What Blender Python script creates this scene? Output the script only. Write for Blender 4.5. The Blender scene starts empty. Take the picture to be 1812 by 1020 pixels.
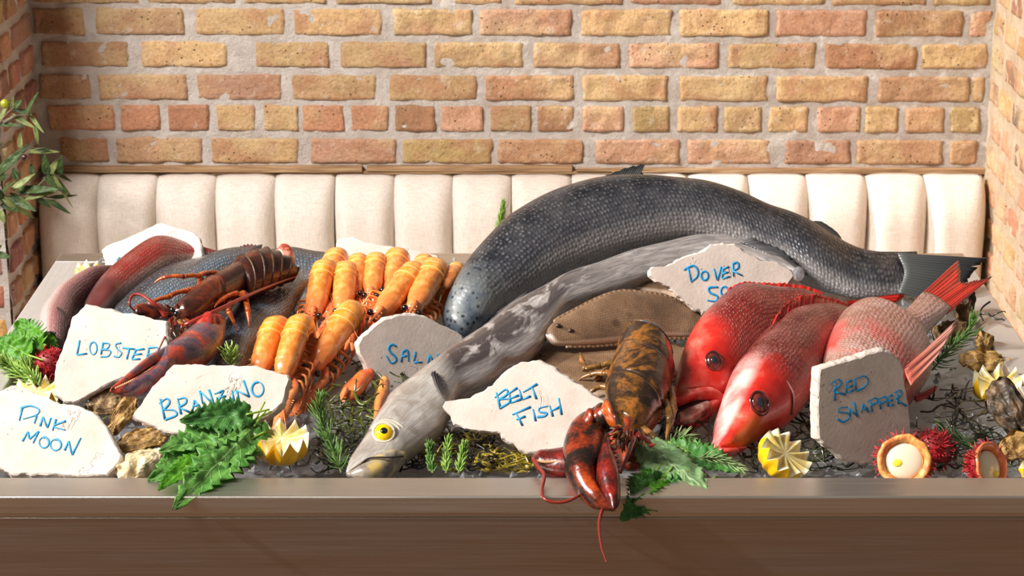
import bpy, bmesh, math, random
from mathutils import Vector, Matrix, noise
V = Vector
rnd = random.Random(7)
SC = bpy.context.scene
COL = SC.collection
# ---------------------------------------------------------------- camera, world, lights, exposure
PITCH = math.radians(17.6); FPX = 3911.0; CAMZ = 2.0
cd = bpy.data.cameras.new('camera'); cam = bpy.data.objects.new('camera', cd); COL.objects.link(cam)
cd.sensor_width = 36; cd.lens = FPX/1812*36; cd.clip_end = 60
cam.location = (0, 0, CAMZ); cam.rotation_euler = (math.pi/2-PITCH, 0, 0)
SC.camera = cam
cd.dof.use_dof = True; cd.dof.focus_distance = 2.85; cd.dof.aperture_fstop = 18.0
SC.view_settings.view_transform = 'Standard'; SC.view_settings.look = 'None'
SC.view_settings.gamma = 1; SC.view_settings.use_curve_mapping = False
SC.view_settings.exposure = -0.3
w = bpy.data.worlds.new('world'); SC.world = w; w.use_nodes = True
w.node_tree.nodes['Background'].inputs[0].default_value = (1.0, .89, .81, 1)
w.node_tree.nodes['Background'].inputs[1].default_value = 0.22
def lamp(name, kind, loc, to, energy, color, **kw):
    l = bpy.data.lights.new(name, kind); o = bpy.data.objects.new(name, l); COL.objects.link(o)
    o.location = loc; o.rotation_euler = (V(to)-V(loc)).to_track_quat('-Z', 'Y').to_euler()
    l.energy = energy; l.color = color
    for k, v in kw.items(): setattr(l, k, v)
    return o
# late sun through the side windows on the left
lamp('sun', 'SUN', (-4, 2.45, 3.6), (0, 3.0, 1.0), 5.2, (1, .96, .90), angle=math.radians(1.6))
# unseen light added to brighten the brick wall, spread kept off the counter
lamp('wall_fill', 'AREA', (-1.85, 1.9, 3.0), (0.2, 4.3, 1.15), 68, (1, .97, .95), shape='RECTANGLE', size=1.1, size_y=.35, spread=math.radians(100))
# soft daylight from the window on the left
lamp('window_daylight', 'AREA', (-3.0, .6, 2.6), (0, 2.9, 1.0), 30, (1, .93, .87), shape='RECTANGLE', size=1.6, size_y=1.6)

# ---------------------------------------------------------------- from a pixel of the 1812x1020 photograph to the place
CF = V((0, math.cos(PITCH), -math.sin(PITCH))); CU = V((0, math.sin(PITCH), math.cos(PITCH))); CR = V((1, 0, 0)); CP = V((0, 0, CAMZ))
def ray(px, py): return CF + CR*((px-906)/FPX) - CU*((py-510)/FPX)
def W(px, py, d):                                   # the point on that sight line at horizontal distance d
    r = ray(px, py); return CP + r*(d/r.y)
def ice_z(y): return .955 + .06*(y-2.42)/.88
def gd(px, py):                                     # distance at which the sight line meets the ice
    r = ray(px, py); a = r.z/r.y; k = .06/.88
    return (CAMZ-.955+2.42*k)/(k-a)
def ppm(p): return FPX/((p-CP).dot(CF))             # pixels per metre at a point
class Pl:                                           # plane through three (pixel x, pixel y, distance) points
    def __init__(s, a, b, c):
        s.o = W(*a); s.n = (W(*b)-s.o).cross(W(*c)-s.o).normalized()
        if s.n.dot(CP-s.o) < 0: s.n = -s.n
    def p(s, px, py, off=0):
        r = ray(px, py); t = (s.o+s.n*off-CP).dot(s.n)/r.dot(s.n); return CP+r*t
class PlT(Pl):                                      # plane by anchor, tilt (0 lies flat, 90 faces the viewer), yaw (+ turns right)
    def __init__(s, px, py, d, tilt, yaw=0):
        t, y = math.radians(tilt), math.radians(yaw); s.o = W(px, py, d)
        s.n = V((math.sin(t)*math.sin(y), -math.sin(t)*math.cos(y), math.cos(t)))
def crop(ox, oy, s): return lambda *pts: [(ox+x/s, oy+y/s) for x, y in pts]
# ---------------------------------------------------------------- numeric helpers
def cat(pts, n):                                    # Catmull-Rom resample, even in arc length
    pts = [V(p) for p in pts]
    if len(pts) == 2: dense = [pts[0].lerp(pts[1], i/64) for i in range(65)]
    else:
        P = [pts[0]*2-pts[1]]+pts+[pts[-1]*2-pts[-2]]; dense = []
        for i in range(1, len(P)-2):
            a, b, c, d = P[i-1:i+3]
            for k in range(16):
                t = k/16
                dense.append(.5*((2*b)+(c-a)*t+(2*a-5*b+4*c-d)*t*t+(3*b-a-3*c+d)*t*t*t))
        dense.append(P[-2])
    L = [0]
    for i in range(1, len(dense)): L.append(L[-1]+(dense[i]-dense[i-1]).length)
    out = []; j = 0
    for i in range(n):
        s = L[-1]*i/(n-1)
        while j < len(L)-2 and L[j+1] < s: j += 1
        f = (s-L[j])/max(L[j+1]-L[j], 1e-9); out.append(dense[j].lerp(dense[j+1], min(1, f)))
    return out
def cat2(pts, n): return [(p.x, p.y) for p in cat([V((x, y, 0)) for x, y in pts], n)]
def key(keys, s):
    if s <= keys[0][0]: return keys[0][1]
    for (a, x), (b, y) in zip(keys, keys[1:]):
        if s <= b:
            f = (s-a)/(b-a); f = f*f*(3-2*f); return x+(y-x)*f
    return keys[-1][1]
def nz(p, s=1.0): return noise.noise(V(p)*s)
def spow(v, e): return math.copysign(abs(v)**e, v)
# ---------------------------------------------------------------- meshes and the object tree
class MB:
    def __init__(s): s.v = []; s.f = []; s.uv = []; s.nm = []; s.c = []
    def add(s, p, uv=(0, 0), nm=(0, 0), c=None):
        s.v.append(V(p)); s.uv.append(uv); s.nm.append(nm); s.c.append(c or (1, 1, 1)); return len(s.v)-1
    def rings(s, rs, close=True, cap=True, uvs=None, nms=None):
        idx = []
        for i, r in enumerate(rs):
            row = []
            for j, p in enumerate(r):
                row.append(s.add(p, uvs[i][j] if uvs else (i/len(rs), j/len(r)), nms[i][j] if nms else (i/max(1, len(rs)-1), j/len(r))))
            idx.append(row)
        for a, b in zip(idx, idx[1:]):
            m = len(a)
            for j in range(m if close else m-1):
                k = (j+1) % m; s.f.append((a[j], a[k], b[k], b[j]))
        if cap and close:
            s.f.append(tuple(reversed(idx[0]))); s.f.append(tuple(idx[-1]))
        return idx
    def tube(s, pts, rad, m=7, n=None, flat=1.0, up=None):
        pts = cat(pts, n) if n else [V(p) for p in pts]
        N = len(pts); rs = []
        prev = None
        for i, p in enumerate(pts):
            t = (pts[min(i+1, N-1)]-pts[max(i-1, 0)])
            t = t.normalized() if t.length > 1e-9 else V((0, 0, 1))
            if prev is None:
                u = V(up) if up else V((0, 0, 1))
                if abs(t.dot(u)) > .95: u = V((1, 0, 0))
            else: u = prev
            u = (u-t*u.dot(t)).normalized(); prev = u; w_ = t.cross(u)
            r = rad(i/(N-1)) if callable(rad) else rad
            rs.append([p+(w_*math.cos(a)+u*math.sin(a)*flat)*r for a in [2*math.pi*k/m for k in range(m)]])
        s.rings(rs)
    def ball(s, c, r, ax=None, m=12, n=8):
        c = V(c); ax = ax or Matrix.Identity(3); r = V((r, r, r)) if not hasattr(r, '__len__') else V(r)
        rs = []
        for i in range(n+1):
            a = math.pi*(i/n*.998+.001)
            rs.append([c+ax@V((r.x*math.sin(a)*math.cos(b), r.y*math.sin(a)*math.sin(b), r.z*math.cos(a))) for b in [2*math.pi*k/m for k in range(m)]])
        s.rings(rs)
    def box(s, a, b):
        x0, y0, z0 = a; x1, y1, z1 = b
        i = [s.add(p) for p in ((x0, y0, z0), (x1, y0, z0), (x1, y1, z0), (x0, y1, z0), (x0, y0, z1), (x1, y0, z1), (x1, y1, z1), (x0, y1, z1))]
        for f in ((0, 3, 2, 1), (4, 5, 6, 7), (0, 1, 5, 4), (1, 2, 6, 5), (2, 3, 7, 6), (3, 0, 4, 7)): s.f.append(tuple(i[k] for k in f))
ORG = {}
def tag(o, label=None, cat_=None, group=None, kind=None):
    if label: o['label'] = label
    if cat_: o['category'] = cat_
    if group: o['group'] = group
    if kind: o['kind'] = kind
    return o
def thing(name, label, cat_, loc, group=None):
    o = bpy.data.objects.new(name, None); COL.objects.link(o); o.location = loc; o.empty_display_size = .02
    ORG[o.name] = V(loc); return tag(o, label, cat_, group)
def put(name, mb, mat, parent=None, smooth=True, sub=0, bevel=0, solid=0, label=None, colors=False, loc=None):
    org = ORG[parent.name] if parent else (V(loc) if loc is not None else V((0, 0, 0)))
    me = bpy.data.meshes.new(name)
    me.from_pydata([tuple(p-org) for p in mb.v], [], mb.f)
    for ln, src in (('UVMap', mb.uv), ('Norm', mb.nm)):
        l = me.uv_layers.new(name=ln)
        buf = []
        for lp in me.loops: buf.extend(src[lp.vertex_index])
        l.data.foreach_set('uv', buf)
    if colors:
        at = me.color_attributes.new('Col', 'FLOAT_COLOR', 'POINT')
        for i, c in enumerate(mb.c): at.data[i].color = (*c, 1)
    bm = bmesh.new(); bm.from_mesh(me); bmesh.ops.recalc_face_normals(bm, faces=bm.faces); bm.to_mesh(me); bm.free()
    me.polygons.foreach_set('use_smooth', [smooth]*len(me.polygons))
    me.materials.append(mat)
    o = bpy.data.objects.new(name, me); COL.objects.link(o)
    if parent: o.parent = parent
    else: o.location = org
    ORG[o.name] = org
    if bevel:
        b = o.modifiers.new('bevel', 'BEVEL'); b.width = bevel; b.segments = 3; b.limit_method = 'ANGLE'
    if solid:
        b = o.modifiers.new('solid', 'SOLIDIFY'); b.thickness = solid; b.offset = 0
    if sub:
        b = o.modifiers.new('sub', 'SUBSURF'); b.levels = sub; b.render_levels = sub
    if label: o['label'] = label
    return o
def copy_tree(o, parent=None):
    c = o.copy(); COL.objects.link(c); c.parent = parent; ORG[c.name] = V((0, 0, 0))
    for ch in list(o.children): copy_tree(ch, c)
    return c
# ---------------------------------------------------------------- material helpers
def lin(*c):
    return tuple(((x/255)/12.92 if x/255 <= .04045 else ((x/255+.055)/1.055)**2.4) for x in c)+(1,)
class MT:
    def __init__(s, name, **kw):
        s.m = bpy.data.materials.new(name); s.m.use_nodes = True; s.t = s.m.node_tree; s.b = s.t.nodes['Principled BSDF']
        for k, v in kw.items(): s.set(k, v)
    NAMES = dict(rough='Roughness', metal='Metallic', spec='Specular IOR Level', coat='Coat Weight', coatr='Coat Roughness', col='Base Color', sss='Subsurface Weight',
                 trans='Transmission Weight', sheen='Sheen Weight', aniso='Anisotropic', ior='IOR', normal='Normal', sr='Subsurface Radius', ss='Subsurface Scale')
    def set(s, k, v):
        i = s.b.inputs[s.NAMES[k]]
        if isinstance(v, bpy.types.NodeSocket): s.t.links.new(v, i)
        else: i.default_value = v
        return s
    def n(s, typ, ins={}, **props):
        nd = s.t.nodes.new(typ)
        for k, v in props.items(): setattr(nd, k, v)
        for k, v in ins.items():
            if isinstance(v, bpy.types.NodeSocket): s.t.links.new(v, nd.inputs[k])
            else: nd.inputs[k].default_value = v
        return nd
    def obj(s): return s.n('ShaderNodeTexCoord').outputs['Object']
    def uv(s, name='UVMap'): return s.n('ShaderNodeUVMap', uv_map=name).outputs[0]
    def col(s): return s.n('ShaderNodeVertexColor', layer_name='Col').outputs[0]
    def map(s, v, sc): return s.n('ShaderNodeMapping', {'Vector': v, 'Scale': sc if hasattr(sc, '__len__') else (sc,)*3}).outputs[0]
    def sep(s, v): return s.n('ShaderNodeSeparateXYZ', {0: v}).outputs
    def noise(s, v, sc, det=4, rough=.55, dist=0): return s.n('ShaderNodeTexNoise', {'Vector': v, 'Scale': sc, 'Detail': det, 'Roughness': rough, 'Distortion': dist}).outputs[0]
    def vor(s, v, sc, feature='F1', out='Distance', rnd_=1): return s.n('ShaderNodeTexVoronoi', {'Vector': v, 'Scale': sc, 'Randomness': rnd_}, feature=feature).outputs[out]
    def ramp(s, f, *st, interp='LINEAR'):
        nd = s.n('ShaderNodeValToRGB', {0: f}); cr = nd.color_ramp; cr.interpolation = interp
        while len(cr.elements) < len(st): cr.elements.new(.5)
        for e, (p, c) in zip(cr.elements, st):
            e.position = p; e.color = c if hasattr(c, '__len__') else (c, c, c, 1)
        return nd.outputs[0]
    def mix(s, f, a, b, mode='MIX'):
        nd = s.n('ShaderNodeMix', data_type='RGBA', blend_type=mode)
        for i, v in ((0, f), (6, a), (7, b)):
            if isinstance(v, bpy.types.NodeSocket): s.t.links.new(v, nd.inputs[i])
            else: nd.inputs[i].default_value = v
        return nd.outputs[2]
    def math(s, op, a, b=0):
        nd = s.n('ShaderNodeMath', operation=op)
        for i, v in ((0, a), (1, b)):
            if isinstance(v, bpy.types.NodeSocket): s.t.links.new(v, nd.inputs[i])
            else: nd.inputs[i].default_value = v
        return nd.outputs[0]
    def bump(s, h, st=.3, dist=.002, prev=None):
        ins = {'Height': h, 'Strength': st, 'Distance': dist}
        if prev: ins['Normal'] = prev
        o = s.n('ShaderNodeBump', ins).outputs[0]; s.set('normal', o); return o
# ================================================================ materials of the room
def brick_mat():
    m = MT('brick', rough=.92, spec=.2); o = m.obj(); c = m.col()
    big = m.noise(o, 16, 4, .6); c1 = m.mix(m.ramp(big, (.46, 0), (.60, .7)), c, lin(196, 144, 110))
    yel = m.noise(m.map(o, (1, 1, 1.3)), 9, 3, .5); c1 = m.mix(m.ramp(yel, (.48, 0), (.66, .6)), c1, lin(226, 196, 146))
    fine = m.noise(o, 140, 4, .7); c1 = m.mix(m.ramp(fine, (.30, .5), (.52, 0)), c1, lin(132, 94, 68))
    wash = m.noise(o, 34, 5, .75); c1 = m.mix(m.ramp(wash, (.56, 0), (.70, .6)), c1, lin(228, 208, 188))
    pv = m.vor(o, 85); pit = m.ramp(pv, (.10, 1), (.17, 0)); msk = m.ramp(m.noise(o, 13, 2), (.5, 0), (.6, 1)); pit = m.math('MULTIPLY', pit, msk)
    c1 = m.mix(m.math('MULTIPLY', pit, .8), c1, lin(74, 46, 32)); m.set('col', c1)
    h = m.math('SUBTRACT', m.noise(o, 60, 7, .72), m.math('MULTIPLY', pit, .8)); m.bump(h, 1.0, .009); return m.m
def mortar_mat(name, a, b):
    m = MT(name, rough=.95, spec=.15); o = m.obj()
    n = m.noise(o, 26, 6, .65); m.set('col', m.mix(m.ramp(n, (.32, 0), (.66, 1)), lin(*a), lin(*b)))
    m.bump(m.noise(o, 75, 7, .75), 1.0, .012); return m.m
M_BRICK = brick_mat(); M_MORT = mortar_mat('mortar', (212, 198, 184), (236, 226, 216)); M_MORT2 = mortar_mat('smeared_mortar', (206, 178, 146), (228, 206, 178))
PAL = dict(y=(218, 180, 130), p=(214, 166, 136), t=(202, 160, 122), o=(204, 146, 112), b=(184, 138, 102), g=(196, 166, 112), k=(150, 116, 98))
def brick(mb, P, ux, uz, un, w_, h_, col, seed, nx=26, ny=10, dep=.008):
    # a worn brick face with a rounded, chipped outline: P centre, ux/uz in-plane axes, un outward
    sd = V((seed*3.7, seed*1.3, seed*.7)); dep *= .75+.5*abs(nz(sd, 1.7)); idx = []
    tl = nz(sd+V((9, 0, 0)))*.012
    for j in range(ny+1):
        row = []
        for i in range(nx+1):
            u, v = 2*i/nx-1, 2*j/ny-1
            x, z = u*w_/2, v*h_/2
            # rounded corners and chips on the border
            e = max(abs(u)**6, abs(v)**4)
            q = V((x*26, z*26, 0))+sd
            x += (noise.noise(q)*.0050+noise.noise(q*2.6)*.0034)*e; z += (noise.noise(q+V((5, 5, 5)))*.0042+noise.noise(q*2.8+V((7, 3, 1)))*.0030)*e
            cr = max(0, abs(u)-(1-.02/(w_/2)))*(w_/2)/.02; cv = max(0, abs(v)-(1-.02/(h_/2)))*(h_/2)/.02
            k = min(1, max(0, (cr*cr+cv*cv)**.5-.75)/.66)
            x *= 1-k*.006*(.103/max(w_/2, .02))*.6; z *= 1-k*.07
            bd = min((1-abs(u))*w_/2, (1-abs(v))*h_/2)
            h = dep*min(1, (bd/.006+.02))**.5 + noise.noise(V((x*34, z*34, 3))+sd)*.0030 + noise.noise(V((x*110, z*110, 1))+sd)*.0016 - .006*max(0, noise.noise(V((x*22, z*30, 8))+sd)-.32)
            if i in (0, nx) or j in (0, ny): h = -.012
            row.append(mb.add(P+ux*(x)+uz*(z+tl*x)+un*h, (u, v), (u, v), col))
        idx.append(row)
    for a, b in zip(idx, idx[1:]):
        for i in range(nx): mb.f.append((a[i], a[i+1], b[i+1], b[i]))
def mort_face(mb, P, ux, uz, un, w_, h_, step=.02):
    nx, ny = max(2, int(w_/step)), max(2, int(h_/step)); idx = []
    for j in range(ny+1):
        row = []
        for i in range(nx+1):
            x, z = w_*i/nx, h_*j/ny; q = P+ux*x+uz*z
            row.append(mb.add(q+un*(noise.noise(q*24)*.0045+noise.noise(q*60)*.0035+.003)))
        idx.append(row)
    for a, b in zip(idx, idx[1:]):
        for i in range(nx): mb.f.append((a[i], a[i+1], b[i+1], b[i]))
# ---------------------------------------------------------------- walls
YW = 4.3
ROWS = [
 (-50, 8, '60-250t 260-420t 430-580y 590-765y 777-890y 905-1105y 1112-1278p 1290-1460y 1468-1640y 1645-1752g'),
 (11, 63, '56-155b 168-330t 345-507y 517-678y 693-838y 846-1014p 1025-1190y 1199-1360y 1368-1534p 1545-1704b 1713-1752p'),
 (70, 120, '72-231t 249-405y 452-583y 600-758y 766-928y 941-1101t 1111-1273p 1285-1443y 1454-1622b 1627-1746y'),
 (128, 178, '68-166t 173-335t 348-502p 516-667y 686-846y 857-1018b 1027-1183y 1198-1360y 1369-1536y 1548-1715t 1718-1738y'),
 (182, 233, '86-205o 214-288o 297-373o 383-455y 466-530y 534-612o 620-690o 697-773b 780-857p 865-942y 950-1017b 1028-1105p 1116-1185g 1196-1270y 1277-1348y 1357-1431y 1441-1523p 1527-1588y 1598-1670t 1678-1733g'),
 (241, 289, '106-197b 206-362t 373-531y 549-703p 710-873g 879-1034t 1051-1204p 1213-1364p 1385-1504p 1511-1668t 1677-1727t'),
]
mb = MB(); mm = MB(); sd = 1
X, Z, Y = V((1, 0, 0)), V((0, 0, 1)), V((0, 1, 0))
for y0, y1, row in ROWS:
    for tok in row.split():
        a, b = tok[:-1].split('-'); c = PAL[tok[-1]]; a, b = float(a), float(b)
        t = (a+b)/2/1812*5.5-1
        p0, p1, q = W(a, y1+t, YW), W(b, y1+t, YW), W(a, y0+t, YW)
        wd, ht = p1.x-p0.x, q.z-p0.z; sd += 1
        f = .88+.2*rnd.random(); c = lin(*[min(255, v*f) for v in c])[:3]
        brick(mb, (p0+p1)/2+Z*ht/2, X, Z, -Y, wd+.004, ht+.003, c, sd, nx=26 if wd > .12 else 14)
ztop = W(906, -50, YW).z; pitch = .0665
zz = ztop+.008
for r in range(9):                                  # courses above the frame
    x = -.95-(.1 if r % 2 else 0)
    while x < .95:
        a, b = max(x, -.95), min(x+.19, .95); sd += 1
        if b-a > .03: brick(mb, V(((a+b)/2, YW, zz+.028)), X, Z, -Y, b-a-.006, .056, lin(*PAL[rnd.choice('yypto')])[:3], sd, 12, 5)
        x += .20
    zz += pitch
def wall(name, bricks, mort, mm_, mmat):
    o = put(name, mm_, mmat); tag(o, kind='structure')
    b = put('bricks', bricks, M_BRICK, colors=True); b.parent = o; return o
mort_face(mm, V((-.97, YW, 0)), X, Z, -Y, 1.94, 2.0, .012)
wall('wall_back', mb, None, mm, M_MORT)
# end walls of the alcove
for sx, name in ((-1, 'wall_left'), (1, 'wall_right')):
    mb = MB(); mm = MB(); xw = .95*sx; un = V((-sx, 0, 0)); y0 = 3.98 if sx < 0 else 3.3
    z = .36; r = 0
    while z < 1.62:
        y = YW+(.07 if r % 2 else 0)
        while y > y0:
            ln = rnd.choice((.095, .10, .19)) if sx > 0 else rnd.choice((.095, .19)); a, b = max(y0, y-ln), min(y, YW-.012); sd += 1
            c = lin(*[v*(.9+.2*rnd.random()) for v in PAL[rnd.choice('ooptpk' if sx > 0 else 'obtk')]])[:3]
            if b-a > .03: brick(mb, V((xw, (a+b)/2, z+.028+(rnd.random()-.5)*.004)), Y, Z, un, b-a-.004, .056-(rnd.random()*.008 if sx > 0 else 0), c, sd, 16, 8, .006 if sx > 0 else .011)
            y -= ln+.012
        z += .0665; r += 1
    mort_face(mm, V((xw, y0, 0)), Y, Z, un, YW-y0, 1.65, .02)
    if sx < 0:                                      # its narrow end faces the room
        mort_face(mm, V((xw-.3, y0, 0)), X, Z, -Y, .3, 1.65, .03)
        z = .36; r = 0
        while z < 1.62:
            for k in range(3):
                ww = .19 if (r+k) % 2 else .09; sd += 1
                brick(mb, V((xw-.05-.1*k, y0, z+.028)), X, Z, -Y, .09, .056, lin(*[v*(.85+.3*rnd.random()) for v in PAL[rnd.choice('obtyo')]])[:3], sd, 12, 6)
            z += .0665; r += 1
    wall(name, mb, None, mm, M_MORT2 if sx > 0 else M_MORT)
# wooden lath under the lowest course
m = MT('lath_wood', rough=.8); o_ = m.obj(); n_ = m.noise(m.map(o_, (3, 30, 60)), 3, 5, .6, .6)
m.set('col', m.ramp(n_, (.3, lin(120, 88, 60)), (.55, lin(176, 138, 98)), (.75, lin(206, 176, 136)))); m.bump(n_, .4, .003); M_LATH = m.m
mb = MB(); zl = W(906, 296.5, YW).z
for x0, x1, dz, dy, h in ((-.94, -.30, .0, .006, .011), (-.29, .12, .001, .004, .010), (.13, .60, -.003, .002, .007), (.40, .945, -.004, .006, .010), (-.60, .2, -.007, .002, .005)):
    idx = []
    for i in range(25):
        x = x0+(x1-x0)*i/24; k = nz((x*9, dz*99, 1))*.0016; k2 = nz((x*14, 5, dz*50))*.0012
        idx.append([mb.add((x, YW+.002, zl+dz-h/2+k)), mb.add((x, YW-.013-dy, zl+dz-h/2+k)), mb.add((x, YW-.013-dy, zl+dz+h/2+k2)), mb.add((x, YW+.002, zl+dz+h/2+k2))])
    for a, b in zip(idx, idx[1:]):
        for j in range(4): mb.f.append((a[j], a[(j+1) % 4], b[(j+1) % 4], b[j]))
    mb.f.append(tuple(idx[0])); mb.f.append(tuple(idx[-1]))
tag(put('trim_1', mb, M_LATH, smooth=False), kind='structure')
# floor: brown boards
m = MT('floor_boards', rough=.45); o_ = m.obj(); pl = m.n('ShaderNodeTexBrick', {'Vector': o_, 'Scale': 1.0, 'Mortar Size': .004, 'Brick Width': 1.4, 'Row Height': .14, 'Color1': lin(136, 98, 64), 'Color2': lin(118, 84, 56), 'Mortar': lin(30, 20, 14)})
g = m.noise(m.map(o_, (4, 60, 1)), 2, 5, .6, .4); m.set('col', m.mix(m.ramp(g, (.3, 0), (.7, .5)), pl.outputs[0], lin(92, 60, 40))); m.bump(g, .1, .002)
mb = MB(); mb.box((-5, -3, -.05), (5, 4.4, 0)); tag(put('floor', mb, m.m, smooth=False), kind='structure')
# ---------------------------------------------------------------- banquette
m = MT('linen', rough=.95, sheen=.25, spec=.2); o_ = m.obj()
wv = m.math('ADD', m.math('MULTIPLY', m.noise(m.map(o_, (900, 200, 60)), 1, 2), .5), m.math('MULTIPLY', m.noise(m.map(o_, (60, 200, 900)), 1, 2), .5))
m.set('col', m.mix(m.ramp(wv, (.35, 0), (.65, 1)), lin(206, 192, 178), lin(234, 224, 212)))
m.bump(wv, .3, .0012); M_LINEN = m.m
bq = thing('banquette', 'cream linen banquette with vertical channel back along the brick wall', 'bench', (0, 4.1, 0))
xs = [-.936+1.872*i/16 for i in range(17)]; zt = W(906, 303, 4.2).z-.028
for i in range(16):
    mb = MB(); x0, x1 = xs[i], xs[i+1]; w_ = x1-x0; rs = []
    sdv = V((i*1.7, 0, 0))
    for k in range(26):                             # section up the back, over the rounded top
        t = k/25
        if t < .72: z = .44+(zt-.06-.44)*t/.72; y = 4.165; sc = 1
        else:
            a = (t-.72)/.28*math.pi/2; z = zt-.06+.06*math.sin(a); y = 4.165+.060*(1-math.cos(a)); sc = 1
        row = []
        for j in range(15):
            u = 2*j/14-1; bul = .036*(1-abs(u)**5)
            a = 0 if t < .72 else (t-.72)/.28*math.pi/2
            ny, nzv = -math.cos(a), math.sin(a)
            wob = nz(V((u, z*5, i*3.1)), 1.6)*.003
            xx = (x0+x1)/2+u*w_/2+nz((i*2.3, z*3, abs(u)))*.004*(1 if abs(u) > .9 else .4)
            row.append(V((xx, y+.04+ny*(bul+wob), z-.022+nzv*(bul*.12+wob*.5+.024))))
        row += [V((x1, 4.25, min(z, zt-.02))), V((x0, 4.25, min(z, zt-.02)))]
        rs.append(row)
    mb.rings(rs); put('back_channel', mb, M_LINEN, bq)
mb = MB(); mb.box((-.93, 3.72, .30), (.93, 4.2, .46)); put('seat_cushion', mb, M_LINEN, bq, bevel=.03)
m = MT('plinth_wood', rough=.5, col=lin(60, 42, 30)); mb = MB(); mb.box((-.93, 3.78, 0), (.93, 4.25, .31)); put('plinth', mb, m.m, bq, bevel=.005)
# ---------------------------------------------------------------- display counter
def steel(name, c, rough, dirv=(2, 120, 120), metal=1.0):
    m = MT(name, metal=metal); o = m.obj(); n = m.noise(m.map(o, dirv), 3, 6, .65)
    n2 = m.noise(m.map(o, (1.5, 6, 9)), 2, 4, .6)
    m.set('col', m.mix(m.ramp(n2, (.35, 0), (.7, .45)), lin(*c), lin(*[v*.82 for v in c])))
    m.set('rough', m.ramp(m.math('ADD', m.math('MULTIPLY', n, .5), m.math('MULTIPLY', n2, .5)), (.3, rough-.1), (.7, rough+.14))); m.bump(n, .12, .0008); return m.m
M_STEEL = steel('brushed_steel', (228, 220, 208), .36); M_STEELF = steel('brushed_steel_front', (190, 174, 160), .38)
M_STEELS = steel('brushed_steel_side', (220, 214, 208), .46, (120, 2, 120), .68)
XC, Y0, Y1, ZR = .711, 2.356, 3.335, 1.0
ct = thing('display_counter', 'brushed stainless steel display counter holding the bed of ice', 'counter', (0, (Y0+Y1)/2, 0))
RW, RF = .046, .058
def rr(x0, x1, y0, y1, r, z, k=8):
    out = []
    for cx, cy, a0 in ((x1-r, y1-r, 0), (x0+r, y1-r, 90), (x0+r, y0+r, 180), (x1-r, y0+r, 270)):
        for i in range(k+1):
            a = math.radians(a0+90*i/k); out.append(V((cx+r*math.cos(a), cy+r*math.sin(a), z)))
    return out
for nm_, a, b, mat in (('front_rim', (-XC, Y0, ZR-.022), (XC, Y0+RF, ZR), M_STEEL), ('back_rim', (-XC, Y1-RW, ZR-.022), (XC, Y1, ZR), M_STEEL), ('side_rim', (-XC, Y0+RF, ZR-.022), (-XC+RW, Y1-RW, ZR), M_STEELS), ('side_rim', (XC-RW, Y0+RF, ZR-.022), (XC, Y1-RW, ZR), M_STEELS)):
    mb = MB(); mb.box(a, b); put(nm_, mb, mat, ct, smooth=False, bevel=.0022)
mb = MB()
mb.rings([rr(-XC+RW-.012, XC-RW+.012, Y0+RF-.012, Y1-RW+.012, .05, ZR-.002), rr(-XC+RW+.001, XC-RW-.001, Y0+RF+.001, Y1-RW-.001, .045, ZR-.0015), rr(-XC+RW+.008, XC-RW-.008, Y0+RF+.008, Y1-RW-.008, .05, ZR-.03), rr(-XC+RW+.012, XC-RW-.012, Y0+RF+.012, Y1-RW-.012, .05, ZR-.16)], cap=False)
n0 = len(mb.v)-36; mb.f.append(tuple(range(n0, n0+36))); put('basin', mb, M_STEEL, ct)
mb = MB(); mb.box((-XC+.004, Y0+.004, ZR-.0275), (XC-.004, Y0+.02, ZR-.021)); put('fold_line', mb, M_STEEL, ct, smooth=False, bevel=.001)
mb = MB(); mb.box((-XC+.002, Y0+.0025, .06), (XC-.002, Y0+.02, ZR-.027)); put('front_panel', mb, M_STEELF, ct, smooth=False, bevel=.002)
for s in (-1, 1):
    mb = MB(); mb.box((min(s*XC, s*(XC-.02)), Y0+.02, .06), (max(s*XC, s*(XC-.02)), Y1-.01, ZR-.022)); put('side_panel', mb, M_STEELF, ct, smooth=False, bevel=.002)
mb = MB(); mb.box((-XC+.02, Y1-.02, .06), (XC-.02, Y1-.005, ZR-.022)); put('back_panel', mb, M_STEELF, ct, smooth=False)
for sx in (-1, 1):
    for yy in (Y0+.1, Y1-.1):
        mb = MB(); mb.tube([V((sx*.6, yy, 0)), V((sx*.6, yy, .07))], .025, 14); put('foot', mb, M_STEELF, ct)
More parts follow.
